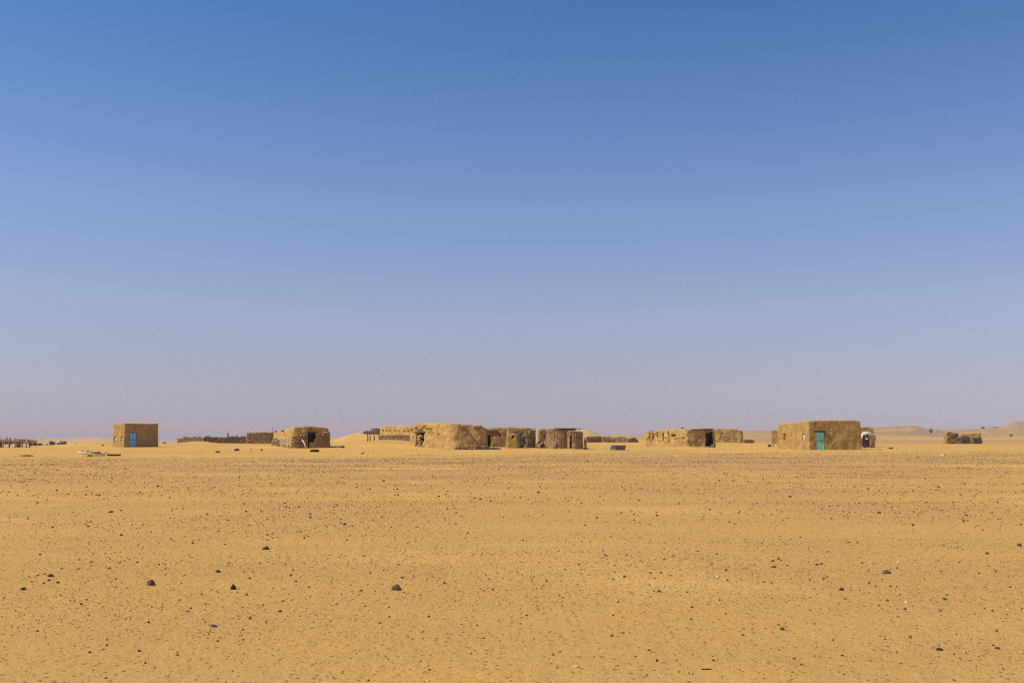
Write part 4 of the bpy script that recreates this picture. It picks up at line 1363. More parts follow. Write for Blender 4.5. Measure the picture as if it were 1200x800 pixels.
# ------------------------------------------------------------------ houses right of it
C = at(566, 119.0); Rr = at(594, 118.5)
t, s = house("mud_house", "shaded mud house with a tall black doorway right behind the biggest house", [C, Rr, Rr + np.array((0.3, 5)), C + np.array((0.3, 5))],
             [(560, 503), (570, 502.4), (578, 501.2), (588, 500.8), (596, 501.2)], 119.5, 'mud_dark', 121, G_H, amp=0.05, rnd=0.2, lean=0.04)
e_f = main_edge(s, 0); zc = gz(*C)
o_door = s.opening(e_f, 569.6, 574.6, 509.2, 522.4, 0.5, zmin=zc + 0.02)
s.opening(e_f, 586.5, 588.0, 508.4, 510.0, 0.25)
finish(t, s, 'mud_dark')
n3 = np.array((*o_door['n'], 0)); d3 = np.array((*o_door['d'], 0)); b0 = np.array((*o_door['p0'], o_door['z1']))
m = MB(); m.box(b0 + d3 * (o_door['w'] / 2 + 0.35) + np.array((0, 0, 0.42)) + n3 * 0.0, d3 * (o_door['w'] / 2 + 0.55), n3 * 0.12, np.array((0, 0, 0.05)))
m.build("lintel", M['wood_dark'], t)
stone_part(t, stones_on(s.P, zc - 0.1, lambda x, y: zat(np.interp(px_of(x, y), [575, 580, 594], [521.4, 517.0, 520.4]), y), 122, 0.2, True, 0.05,
                        edges=[e_f], skip=lambda x, y, z: px_of(x, y) < 576, ragged=0.1), "stones", 123)

C = at(592, 113.0); Rr = at(625.5, 112.5)
t, s = house("stone_hut", "rounded rubble and mud hut with a small square hole and narrow grey-blue door", [C, Rr, Rr + np.array((0.2, 5.5)), C + np.array((0, 5.5))],
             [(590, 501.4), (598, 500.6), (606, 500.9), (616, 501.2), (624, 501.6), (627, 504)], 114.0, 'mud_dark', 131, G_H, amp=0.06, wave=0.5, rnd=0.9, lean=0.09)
e_f = main_edge(s, 0); zc = gz(*C)
o_d = s.opening(e_f, 609.6, 613.0, 508.6, 524.2, 0.35, zmin=zc + 0.02)
finish(t, s, 'mud_dark', crown=0.16)


def not_d2(x, y, z, o=o_d):
    u = (np.array((x, y)) - o['p0']) @ o['d']
    return -0.1 < u < o['w'] + 0.1 and z < o['z1'] + 0.1


stone_part(t, stones_on(s.P, zc - 0.1, lambda x, y: zat(np.interp(px_of(x, y), [590, 600, 627], [505, 503.6, 503.5]), y), 132, 0.24, True, 0.03,
                        edges=[e for e in range(len(s.P)) if s.P[e][1] < 116 and px_of(*s.P[e]) > 608], skip=not_d2, ragged=0.12, pal=TAN + [(0.24, 0.155, 0.075)], wts=[3, 3, 3, 2, 2]), "stones", 133)
n3 = np.array((*o_d['n'], 0)); d3 = np.array((*o_d['d'], 0)); b0 = np.array((*o_d['p0'], o_d['z0']))
m = MB(); m.box(b0 + d3 * o_d['w'] * 0.5 - n3 * 0.05 + np.array((0, 0, (o_d['z1'] - o_d['z0']) * 0.57)), d3 * o_d['w'] * 0.36, n3 * 0.025, np.array((0, 0, (o_d['z1'] - o_d['z0']) * 0.42)))
dr = m.build("door", M['plank_blue'], t)
m = MB(); m.box(b0 + d3 * o_d['w'] * 0.5 + n3 * 0.0 + np.array((0, 0, (o_d['z1'] - o_d['z0']) * 0.6)), d3 * o_d['w'] * 0.34, n3 * 0.012, np.array((0, 0, 0.05)))
m.build("batten", M['plank_blue'], dr)

C = at(593.5, 110.6); Rr = at(608.6, 110.4)
t, s = house("mud_porch", "low lit mud lean-to with one square hole, against the rounded rubble hut", [C, Rr, Rr + np.array((0.05, 1.9)), C + np.array((0.05, 1.9))],
             [(592, 508.6), (600, 507.8), (609, 507.9)], 111.0, 'mud', 141, G_H, amp=0.035, rnd=0.25, lean=0.03, cat="lean-to")
s.opening(main_edge(s, 0), 599.6, 602.8, 510.6, 513.4, 0.4)
finish(t, s, 'mud', crown=0.03)

# mud block behind the gap
C = at(629.5, 128.0); Rr = at(646, 127.5)
t, s = house("stone_hut", "rubble and mud block with a small black hole, behind the dark cart", [C, Rr, Rr + np.array((0.3, 4)), C + np.array((0.3, 4))],
             [(628, 503.2), (631, 502.4), (640, 502.2), (648, 502.4)], 129, 'mud', 151, G_H, amp=0.05, rnd=0.25)
s.opening(main_edge(s, 0), 637.4, 639.2, 509.0, 512.2, 0.5)
finish(t, s, 'mud')
stone_part(t, stones_on(s.P, zat(514, 128), lambda x, y: zat(504.2, y), 152, 0.22, True, 0.03, edges=[main_edge(s, 0)], skip=lambda x, y, z: 637 < px_of(x, y) < 639.6 and z < zat(508.6, 128), ragged=0.15,
                        pal=[(0.26, 0.18, 0.10), (0.34, 0.24, 0.13), (0.18, 0.125, 0.07), (0.40, 0.27, 0.13)]), "stones", 153)


def ring(cpx, D, r, n=22, squash=1.0, phase=-math.pi):
    c = at(cpx, D)
    return [c + np.array((r * math.cos(a), r * squash * math.sin(a))) for a in np.linspace(phase, phase + 2 * math.pi, n, endpoint=False)]


# two round dry-stone huts
P = ring(657.5, 112.0, 1.62, 26)
t, s = house("round_stone_hut", "wider round hut of small tan stones with a dark roof edge", P, [(636, 503.0), (642, 502.6), (655, 502.4), (664, 502.2), (680, 502.8)], 111.0, 'core', 161, G_H, amp=0.03, rnd=0, lean=0.02)
finish(t, s, 'core', 'core', 0.12)
stone_part(t, stones_on(s.P, gz(*at(658, 110)) - 0.1, s.top, 162, 0.19, True, -0.065, edges=[e for e in range(len(s.P)) if s.P[e][1] < 112.8],
                        pal=[(0.46, 0.295, 0.115), (0.40, 0.25, 0.10), (0.32, 0.20, 0.085), (0.20, 0.13, 0.065), (0.50, 0.335, 0.15)], wts=[35, 30, 18, 8, 8]), "stones", 163)
m = MB(); rg = random.Random(164)
for k in range(44):
    a = rg.uniform(-2.6, -0.1); c = at(660.5, 111.8)
    rr = rg.uniform(1.2, 1.85)
    p = np.array((c[0] + rr * math.cos(a), c[1] + rr * math.sin(a), zat(502.6, 110.5) + rg.uniform(0, 0.08)))
    if px_of(p[0], p[1]) < 651: continue
    d = np.array((rg.uniform(-.6, .6), rg.uniform(-.3, .3), 0))
    m.tube([p - d, p + d], [0.045, 0.03], 5)
o = m.build("roof_sticks", M['wood_dark'], t, kind="stuff")

P = ring(674.0, 108.6, 0.84, 14, 1.0, -2.30 - math.pi / 14)
t, s = house("round_stone_hut", "narrow round hut of small stones with a slit doorway, beside the wider one", P, [(660, 505.6), (670, 505.0), (678, 505.2), (686, 506.2)], 108.0, 'core', 171, G_H, amp=0.03, rnd=0, lean=0.02)
# slit doorway: the ring edges that face the slit columns
a_, b_ = px_of(*s.P[0]), px_of(*s.P[1])
s.opening(0, a_ + 0.1, b_ - 0.1, 509.8, 523.6, 0.16, zmin=gz(*s.P[0]) + 0.05)
SLIT = (a_ - 0.6, b_ + 0.6)
finish(t, s, 'core', 'core', 0.08)
stone_part(t, stones_on(s.P, gz(*at(674, 108)) - 0.1, s.top, 172, 0.18, True, -0.065, edges=[e for e in range(len(s.P)) if s.P[e][1] < 109.2],
                        skip=lambda x, y, z: SLIT[0] < px_of(x, y) < SLIT[1] and z < zat(509.0, 108),
                        pal=[(0.43, 0.275, 0.11), (0.36, 0.23, 0.10), (0.28, 0.18, 0.08), (0.20, 0.13, 0.065), (0.48, 0.32, 0.145)]), "stones", 173)

# blue-grey drum against the wider round hut
p = gp(651.2, 109.7)
t = thing("drum", "blue-grey plastic drum standing against the wider round stone hut", "drum", p)
V, Fc, n = [], [], 18
prof = [(0.0, 0.0), (0.19, 0.0), (0.21, 0.03), (0.20, 0.2), (0.215, 0.22), (0.20, 0.24), (0.20, 0.42), (0.215, 0.44), (0.20, 0.46), (0.205, 0.6), (0.17, 0.66), (0.10, 0.68), (0.0, 0.68)]
for r_, z_ in prof:
    for k in range(n): V.append((p[0] + r_ * math.cos(2 * math.pi * k / n), p[1] + r_ * math.sin(2 * math.pi * k / n), p[2] + z_))
for i in range(len(prof) - 1):
    for k in range(n): Fc.append((i * n + k, i * n + (k + 1) % n, (i + 1) * n + (k + 1) % n, (i + 1) * n + k))
mesh_obj("body", V, Fc, M['plastic_blue'], t, smooth=True, weld=True)
MB().tube([(p[0] + 0.08, p[1], p[2] + 0.67), (p[0] + 0.08, p[1], p[2] + 0.72)], 0.045, 10).build("cap", M['plastic_blue'], t)

# tripod of thin sticks
p = gy(686.3, 527.0); Dp = p[1]
t = thing("stick_tripod", "thin wooden tripod of three sticks right of the narrow round hut", "tripod", p)
topz = zat(513.2, Dp); ap = np.array((at(684.9, Dp)[0], p[1], topz))
for px, dd in ((684.4, 0.0), (688.2, 0.1), (686.2, 0.7)):
    q = gp(px, Dp + dd)
    MB().tube([q, (q + ap) / 2 + np.array((0.02, 0, 0)), ap + (ap - q) * 0.06], [0.045, 0.04, 0.03], 6).build("leg", M['wood_dark'], t, smooth=True)
MB().tube([np.array((at(684.6, Dp)[0], p[1] + 0.02, zat(524.6, Dp))), np.array((at(687.8, Dp)[0], p[1] + 0.04, zat(524.6, Dp)))], 0.025, 6).build("brace", M['wood'], t)

# dark cart between the huts
p = gp(632.8, 111.5); Dp = 111.5
t = thing("cart", "dark broken cart with a black wheel and slanting pale shaft, between two huts", "cart", p)
def P3(px, py, dd=0.0):
    q = at(px, Dp + dd); return np.array((q[0], q[1], zat(py, Dp + dd)))
# tilted body: a tray leaning back with boards
a, b, c_, d_ = P3(627.8, 520.4), P3(632.6, 516.2, 0.4), P3(637.8, 516.6, 0.4), P3(637.6, 519.4)
m = MB()
e1, e2, e3, e4 = P3(627.8, 520.4, 1.3), P3(632.6, 515.4, 1.6), P3(637.8, 515.8, 1.6), P3(637.6, 518.6, 1.3)
m.add([a, b, c_, d_, e1, e2, e3, e4], [(0, 1, 2, 3), (7, 6, 5, 4), (0, 4, 5, 1), (1, 5, 6, 2), (2, 6, 7, 3), (3, 7, 4, 0)])
m.build("tray", M['wood_dark'], t)
MB().tube([P3(629.4, 523.6, -0.15), P3(636.6, 517.6, -0.05)], [0.05, 0.045], 6).build("shaft", M['wood_pale'], t)
m = MB(); m.box(P3(631.0, 522.0, 0.2), (0.12, 0, 0.0), (0, 0.3, 0), (0, 0, 0.10)); m.build("box", M['metal'], t)
for px_w, dd in ((636.0, -0.2), (636.0, 1.2)):
    cw = gp(px_w, Dp + dd, 0.24); V, Fc, n, k_ = [], [], 18, 8
    for i in range(n):
        a_ = 2 * math.pi * i / n
        for j in range(k_):
            b_ = 2 * math.pi * j / k_; rr = 0.19 + 0.06 * math.cos(b_)
            V.append((cw[0] + rr * math.cos(a_), cw[1] + 0.07 * math.sin(b_), cw[2] + rr * math.sin(a_)))
    for i in range(n):
        for j in range(k_): Fc.append((i * k_ + j, ((i + 1) % n) * k_ + j, ((i + 1) % n) * k_ + (j + 1) % k_, i * k_ + (j + 1) % k_))
    w_ = mesh_obj("wheel", V, Fc, M['rubber'], t, smooth=True)
    MB().tube([(cw[0], cw[1] - 0.05, cw[2]), (cw[0], cw[1] + 0.05, cw[2])], 0.14, 14).build("hub", M['wood_dark'], w_)
MB().tube([P3(628.6, 520.8), gp(628.4, Dp)], [0.05, 0.05], 6).build("prop", M['wood_dark'], t)

# ------------------------------------------------------------------ far walls in the middle
Df = 232.0
t, s = house("stone_pen", "low brown stone pen with a flat dark roof beyond the tripod", [at(686, Df), at(705.5, Df), at(705.8, Df + 4), at(686.5, Df + 4)], [(684, 512.4), (706, 512.2)], Df + 1, 'core', 181, G_W, cat="pen", rnd=0.15, res=0.25, amp=0.05)
finish(t, s, 'mud_dark', 'wood_dark', 0.05)
stone_part(t, stones_on(s.P, gz(*at(695, Df)) - 0.1, lambda x, y: zat(512.8, y), 182, 0.26, True, 0.04, edges=[main_edge(s, 0)]), "stones", 183)
a, b = at(687, Df - 0.25), at(706, Df - 0.25)
MB().tube([(a[0], a[1], zat(512.2, Df)), (b[0], b[1], zat(512.0, Df))], 0.12, 7).build("beam", M['wood_dark'], t)
stone_wall("jumbled wall of rubble and sticks beyond the water trough", [(706.5, Df), (738, Df - 3)], [(706, 512.0), (712, 511.6), (716, 513), (722, 512), (730, 511.6), (738, 512.6)], 184, TAN, 0.3, 0.6, 0.3)
rg = random.Random(185); m = MB()
for k in range(90):
    q = gp(rg.uniform(707, 738), Df - 1.2 + rg.uniform(-.4, .4)); h = rg.uniform(0.3, 1.25)
    dx = rg.uniform(-.6, .6)
    m.tube([q, q + np.array((dx, 0, h))], [0.05, 0.03], 5)
q = gp(716, Df - 1.0); m.tube([q + np.array((0.8, 0, 0.9)), q + np.array((-0.6, 0, zat(509.0, Df) - q[2]))], [0.05, 0.03], 5)
p = gp(722, Df - 1.0)
o = m.build("brush_fence", M['brush'], None, p, kind=None); tint_sticks(o, 186, BR, [20, 30, 20, 40], 10)
tag(o, "ragged fence of upright dry sticks before the jumbled far wall", "fence")


def brush_heap(label, px, py, wpx, hpx, D, n, seed, pal=BR, wts=(15, 30, 8, 60), depth=1.0):
    rg = random.Random(seed); c = at(px, D); z0 = gz(*c); w, h = wpx * D / F / 2, hpx * D / F
    m = MB()
    for _ in range(n):
        u, v = rg.gauss(0, 0.42), rg.gauss(0, 0.42)
        if u * u + v * v > 1: continue
        hh = h * math.sqrt(max(0.0, 1 - u * u - v * v)) * rg.uniform(0.1, 0.95)
        p = np.array((c[0] + u * w, c[1] + v * depth, z0 + hh))
        d = np.array((rg.gauss(0, 1), rg.gauss(0, 1), rg.gauss(0, 0.8))); d = d / np.linalg.norm(d) * rg.uniform(0.2, 0.5)
        m.tube([p - d, p + np.array((0, 0, rg.uniform(-.06, .06))), p + d], [0.035, 0.04, 0.02], 4)
    o = m.build("brush_heap", M['brush'], None, (c[0], c[1], z0)); tint_sticks(o, seed, pal, list(wts))
    return tag(o, label, "brush heap", "heaps of dry brush")


brush_heap("dark rounded brush heap at the right end of the far jumbled wall", 742.5, 517, 12, 6.4, Df - 4, 420, 187)

# ------------------------------------------------------------------ water trough
p = gy(725, 527.2); Dp = p[1]
t = thing("water_trough", "grey metal trough with flared sides on the sand, right of centre", "trough", p)
def T3(px, dd, z): q = at(px, Dp + dd); return np.array((q[0], q[1], p[2] + z))
H_ = 5.2 * Dp / F
bot = [T3(722.0, 0, 0), T3(732.2, 0.0, 0), T3(731.4, 1.9, 0), T3(720.0, 1.9, 0)]
top = [T3(721.0, -0.1, H_), T3(733.4, -0.1, H_), T3(732.6, 2.1, H_), T3(715.6, 2.1, H_)]
ti = [q + (np.mean(top, 0) - q) * 0.10 for q in top]; bi = [q + (np.mean(bot, 0) - q) * 0.14 + np.array((0, 0, 0.05)) for q in bot]
V = bot + top + ti + bi
Fc = [(3, 2, 1, 0)] + [(k, (k + 1) % 4, 4 + (k + 1) % 4, 4 + k) for k in range(4)] + [(4 + k, 4 + (k + 1) % 4, 8 + (k + 1) % 4, 8 + k) for k in range(4)] + \
     [(8 + k, 8 + (k + 1) % 4, 12 + (k + 1) % 4, 12 + k) for k in range(4)] + [(12, 13, 14, 15)]
mesh_obj("basin", V, Fc, M['metal'], t)
for k in range(4):
    m = MB(); m.tube([top[k] + np.array((0, 0, 0.01)), top[(k + 1) % 4] + np.array((0, 0, 0.01))], 0.025, 6); m.build("rim", M['metal'], t)
q1, q2 = T3(715.5, 1.0, 0), T3(721.5, -0.05, 0)
m = MB(); m.box((T3(718.2, 1.2, 0.16)), (0.22, -0.1, 0), (0.06, 0.12, 0), (0, 0, 0.16)); m.build("end_block", M['metal'], t)

# ------------------------------------------------------------------ pitted mud house right of centre
L = at(755.5, 121.0); C = at(805.5, 116.0); Rr = at(838, 116.3)
B1 = Rr + np.array((0.6, 5.5)); B2 = L + np.array((3.2, 3.2))
t, s = house("mud_house", "pitted pale mud house whose right end is open and black inside", [L, C, Rr, B1, B2],
             [(752, 506.5), (756, 505.6), (760, 504.6), (768, 504.2), (776, 504.0), (784, 502.6), (792, 502.2), (806, 502.3), (820, 502.6), (830, 503.2), (838, 503.8), (842, 504)], 117.5,
             'mud_pale', 191, G_H, amp=0.08, wave=0.45, rnd=0.18, lean=0.04)
e_l, e_f = main_edge(s, 0), main_edge(s, 1)
s.opening(e_l, 787.4, 792.4, 508.0, 511.2, 0.5)
s.opening(e_l, 799.2, 802.2, 512.6, 514.0, 0.4)
s.opening(e_l, 761.4, 763.0, 515.6, 517.0, 0.3)
s.opening(e_l, 771.8, 773.4, 515.4, 516.8, 0.3)
s.opening(e_l, 766.0, 767.6, 508.0, 509.4, 0.3)
s.opening(e_l, 776.0, 777.4, 509.0, 510.6, 0.3)
o_d = s.opening(e_f, 827.2, 837.6, 504.6, 522.0, 0.3, zmin=gz(*C) + 0.05)
finish(t, s, 'mud_pale', crown=0.1)
for px, a_, b_ in ((760.8, 505.5, 512), (764.5, 504.9, 514), (769.6, 504.9, 511), (776.2, 504.6, 516), (783.0, 503.8, 518)):   # rough buttress strips
    p = L + (C - L) * edge_u(L, C, px); n3 = np.array((-0.72, -0.68, 0)); dd3 = (C - L) / np.linalg.norm(C - L)
    za, zb_ = zat(a_, p[1]), max(zat(b_, p[1]), gz(*p) - 0.05)
    m = MB(); n = 7
    m.tube([np.array((p[0], p[1], zb_ + (za - zb_) * k / n)) + n3 * (-0.02 + 0.05 * random.random()) + np.array((dd3[0], dd3[1], 0)) * random.uniform(-.13, .13) for k in range(n + 1)],
           [0.03] + [0.06 + 0.05 * random.random() for k in range(n - 1)] + [0.03], 6)
    m.build("rib", M['mud_pale'], t, smooth=True)
p = at(799.8, 117.6); m = MB(); m.box((p[0], p[1], zat(502.2, 117) + 0.05), (0.17, 0, 0), (0, 0.12, 0), (0, 0, 0.10)); m.build("chimney", M['rubber'], t)
# brush edge on the roof over the shaded end, white scraps stuck in the black opening
m = MB(); rg = random.Random(192)
for k in range(34):
    p = at(rg.uniform(806, 838), 116.1 + rg.uniform(-0.1, 0.5)); z = zat(502.9, 116) + rg.uniform(-0.10, 0.05); d = np.array((rg.uniform(-.5, .5), rg.uniform(-.15, .15), rg.uniform(-.05, .05)))
    m.tube([np.array((p[0], p[1], z)) - d, np.array((p[0], p[1], z)) + d], [0.04, 0.03], 5)
o = m.build("roof_sticks", M['wood_dark'], t, kind="stuff")
p = gp(835.5, 115.4); m = MB()
rk = rock_mesh("sack", 0.28, 0.2, 0.3, 193); rk.materials.append(M['plank_blue']); o = bpy.data.objects.new("sack", rk); COL.objects.link(o); o.location = (p[0], p[1], p[2] - 0.02)
tag(o, "grey sack at the foot of the black opening of the pitted house", "sack")

# house behind it
Db = 160.0
C = at(838, Db); Rr = at(870.5, Db - 2.5)
t, s = house("stone_hut", "brown rubble hut behind the right end of the pitted house", [C, Rr, Rr + np.array((0.8, 5)), C + np.array((0.8, 5))],
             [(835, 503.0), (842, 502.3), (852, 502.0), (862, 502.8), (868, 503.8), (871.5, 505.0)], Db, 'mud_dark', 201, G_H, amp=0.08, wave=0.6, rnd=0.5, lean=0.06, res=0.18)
finish(t, s, 'mud_dark')
stone_part(t, stones_on(s.P, gz(*at(855, Db)) - 0.1, lambda x, y: zat(504.6, y), 202, 0.34, True, -0.08, edges=[e for e in range(len(s.P)) if s.P[e][1] < Db + 0.5 and s.P[e][1] < 162], ragged=0.25,
                        skip=lambda x, y, z: vnoise(x * 1.2, y, z * 1.6, 208) < 0.05, pal=[(0.38, 0.24, 0.095), (0.42, 0.27, 0.11), (0.30, 0.19, 0.08), (0.34, 0.22, 0.09)]), "stones", 203)
for px, hh in ((842, 1.0), (850, 1.1), (870.6, 1.3)):
    p = at(px, Db - 1.6); 
stone_wall("knee-high run of tan stones right of the brown rubble hut", [(872, 168), (883.5, 169)], [(872, 515.2), (877, 514.6), (883, 515.4)], 204, TAN, 0.28, 0.35, 0.15)

# two small posts left of the green-door house
p = gp(901.6, 135); t = thing("trough_frame", "small brown box and post left of the green-door house", "crate", p)
m = MB(); m.box((p[0], p[1], p[2] + 0.16), (0.20, 0, 0), (0, 0.2, 0), (0, 0, 0.17)); m.build("box", M['wood'], t)
m = MB(); m.box((p[0] + 0.5, p[1], p[2] + 0.2), (0.045, 0, 0), (0, 0.045, 0), (0, 0, 0.21)); m.build("post", M['wood'], t)
t.name = "wooden_box"

# ------------------------------------------------------------------ ruin, far right
Dr = 199.0
C = at(1108.5, Dr); Rr = at(1123.5, Dr)
t, s = house("stone_ruin", "broken rubble block, left part of the ruin at far right", [C, Rr, Rr + np.array((1.5, 5)), C + np.array((1.5, 5))],
             [(1106, 507), (1109, 506.4), (1114, 506.0), (1117, 507.2), (1119.5, 506.6), (1123, 507.6), (1125, 509)], Dr + 0.5, 'mud_dark', 211, "ruins at far right", amp=0.12, wave=0.6, rnd=0.4, lean=0.06, res=0.2, cat="ruin")
finish(t, s, 'mud_dark')
C = at(1131, Dr + 2); Rr = at(1149.5, Dr + 1)
t, s = house("stone_ruin", "flat-topped mud block, right part of the ruin at far right", [C, Rr, Rr + np.array((1.5, 4)), C + np.array((1.5, 4))],
             [(1130, 508.2), (1138, 507.4), (1149, 507.0), (1152, 507.6)], Dr + 2, 'mud', 214, "ruins at far right", amp=0.07, rnd=0.3, res=0.2, cat="ruin")
finish(t, s, 'mud')
stone_wall("dark stone wall in front of the right part of the ruin", [(1139.5, Dr - 1.5), (1149.8, Dr - 1.5)], [(1139, 513.6), (1142, 512.2), (1149, 511.8), (1150, 513)], 215, DARK, 0.3, 0.5, 0.1)
brush_heap("dark thorn heap leaning against the ruin at far right", 1129.5, 520, 17, 10.5, Dr - 2.2, 700, 216, depth=1.3)

# debris on the sand right of the green-door house
one_rock(1044.0, 525.6, 5.4, 2.2, 'rock_black', "dark lump on the sand right of the people", seed=221)
one_rock(1051.0, 525.6, 2.2, 1.0, 'rock_brown', "tiny brown stone right of the dark lump near the people", seed=222)
one_rock(1031, 527.8, 4.0, 0.9, 'rock_brown', "flat brown stone on the sand by the corner of the green-door house", seed=223)

# ------------------------------------------------------------------ dead wood on the sand edge, left
Dw = gy(110, 535)[1]
p = gp(108, Dw)
t = thing("dead_tree", "bleached fallen tree with bare forked branches lying on the sand", "dead tree", p)
rg = random.Random(231)
def W3(px, py, dd=0.0):
    q = at(px, Dw + dd); return np.array((q[0], q[1], max(zat(py, Dw + dd), gz(*q) + 0.02)))
def bough(name, pts, rads, mat='wood_pale'):
    P = [W3(*q) for q in pts]
    MB().tube(P, rads, 8).build(name, M[mat], t, smooth=True)
bough("trunk", [(91.5, 529.8, 0.2), (95, 530.2, 0.1), (99.5, 531.2, 0), (104, 531.2, 0), (109, 532.6, 0), (113, 533.4, 0), (121, 533.8, 0.1)], [0.035, 0.06, 0.075, 0.08, 0.055, 0.045, 0.03])
bough("branch", [(104, 531.4, 0.1), (101.5, 529.0, 0.1), (99.6, 526.6, 0.2), (100.6, 524.8, 0.2), (102.0, 522.8, 0.3)], [0.07, 0.055, 0.035, 0.018, 0.01])
bough("branch", [(101.2, 528.6, 0.1), (104, 528.4, 0.3), (107.5, 529.2, 0.4)], [0.055, 0.04, 0.03])
bough("branch", [(99.6, 527.4, 0.2), (97.5, 527.6, 0.2), (95.8, 528.8, 0.4)], [0.03, 0.02, 0.012], 'wood')
bough("branch", [(108, 529.8, 0.6), (112, 529.2, 0.7), (117.5, 529.6, 0.7)], [0.04, 0.035, 0.025], 'wood_pale')
bough("branch", [(107, 530.4, 0.5), (113, 530.0, 0.6), (119, 530.8, 0.6), (123, 531.6, 0.5)], [0.05, 0.045, 0.04, 0.03], 'wood')
bough("branch", [(112, 531.6, 0.3), (116, 532.0, 0.4), (121, 531.0, 0.5), (124.2, 532.8, 0.4)], [0.045, 0.04, 0.045, 0.05], 'wood_pale')
bough("branch", [(115, 533.6, 0.1), (118, 534.4, 0), (123, 533.9, 0)], [0.02, 0.02, 0.015], 'wood_pale')
bough("branch", [(99, 531.0, 0.1), (97.2, 528.2, 0.3), (96.4, 526.8, 0.3)], [0.04, 0.025, 0.012])
bough("branch", [(106, 531.6, 0.1), (108.6, 528.0, 0.2), (110.2, 527.2, 0.3)], [0.045, 0.03, 0.014])
bough("branch", [(111, 532.6, 0.1), (114.5, 530.2, 0.2), (116.8, 528.6, 0.3)], [0.04, 0.026, 0.012], 'wood')
for k in range(30):
    x = rg.uniform(97, 125); y = rg.uniform(529.5, 534); l = rg.uniform(1.2, 3.2); sl = rg.uniform(-2.0, .6)
    bough("twig", [(x, y, rg.uniform(-.2, .7)), (x + l * .5, y + sl * .5 + .2, rg.uniform(-.1, .6)), (x + l, y + sl, rg.uniform(-.1, .6))], [0.018, 0.015, 0.01], rg.choice(['wood', 'wood_pale', 'wood_pale']))
p = gy(105.2, 534.6); me = rock_mesh("stump", 0.22, 0.15, 0.15, 232); me.materials.append(M['wood']); o = bpy.data.objects.new("stump", me); COL.objects.link(o); o.location = (p[0], p[1], p[2] - 0.02)
tag(o, "short greyish wood stump lying before the bleached fallen tree", "stump")
p = gp(134, Dw); a, b, c_ = W3(126.5, 532.9, 0.1), W3(134, 533.0, 0.1), W3(142, 532.9, 0.1)
o = MB().tube([a, b, c_], [0.06, 0.065, 0.055], 8).build("log", M['wood_dark'], None, p, smooth=True); tag(o, "straight dark log lying at the right end of the dead wood", "log")
o = MB().tube([W3(136, 532.4, 0.3), W3(141.6, 532.2, 0.3)], [0.03, 0.025], 6).build("log", M['wood_pale'], None, gp(138, Dw + 0.3), smooth=True); tag(o, "thin pale stick lying along the straight dark log", "log")
Dw2 = gy(30, 534.5)[1]; rg = random.Random(233); m = MB(); c = gp(30, Dw2)
for k in range(26):
    q = gp(rg.triangular(21, 39.5, 35), Dw2 + rg.uniform(-.25, .25)); d = np.array((rg.uniform(-.22, .22), rg.uniform(-.1, .1), rg.uniform(-.02, .03)))
    m.tube([q - d + np.array((0, 0, .03)), q + np.array((0, 0, rg.uniform(.03, .09))), q + d + np.array((0, 0, .03))], [0.018, 0.022, 0.014], 5)
o = m.build("brush_heap", M['brush'], None, c); tint_sticks(o, 234, BR, [10, 30, 10, 60], 15); tag(o, "thin scatter of dark twigs on the sand at far left", "brush heap", "heaps of dry brush")


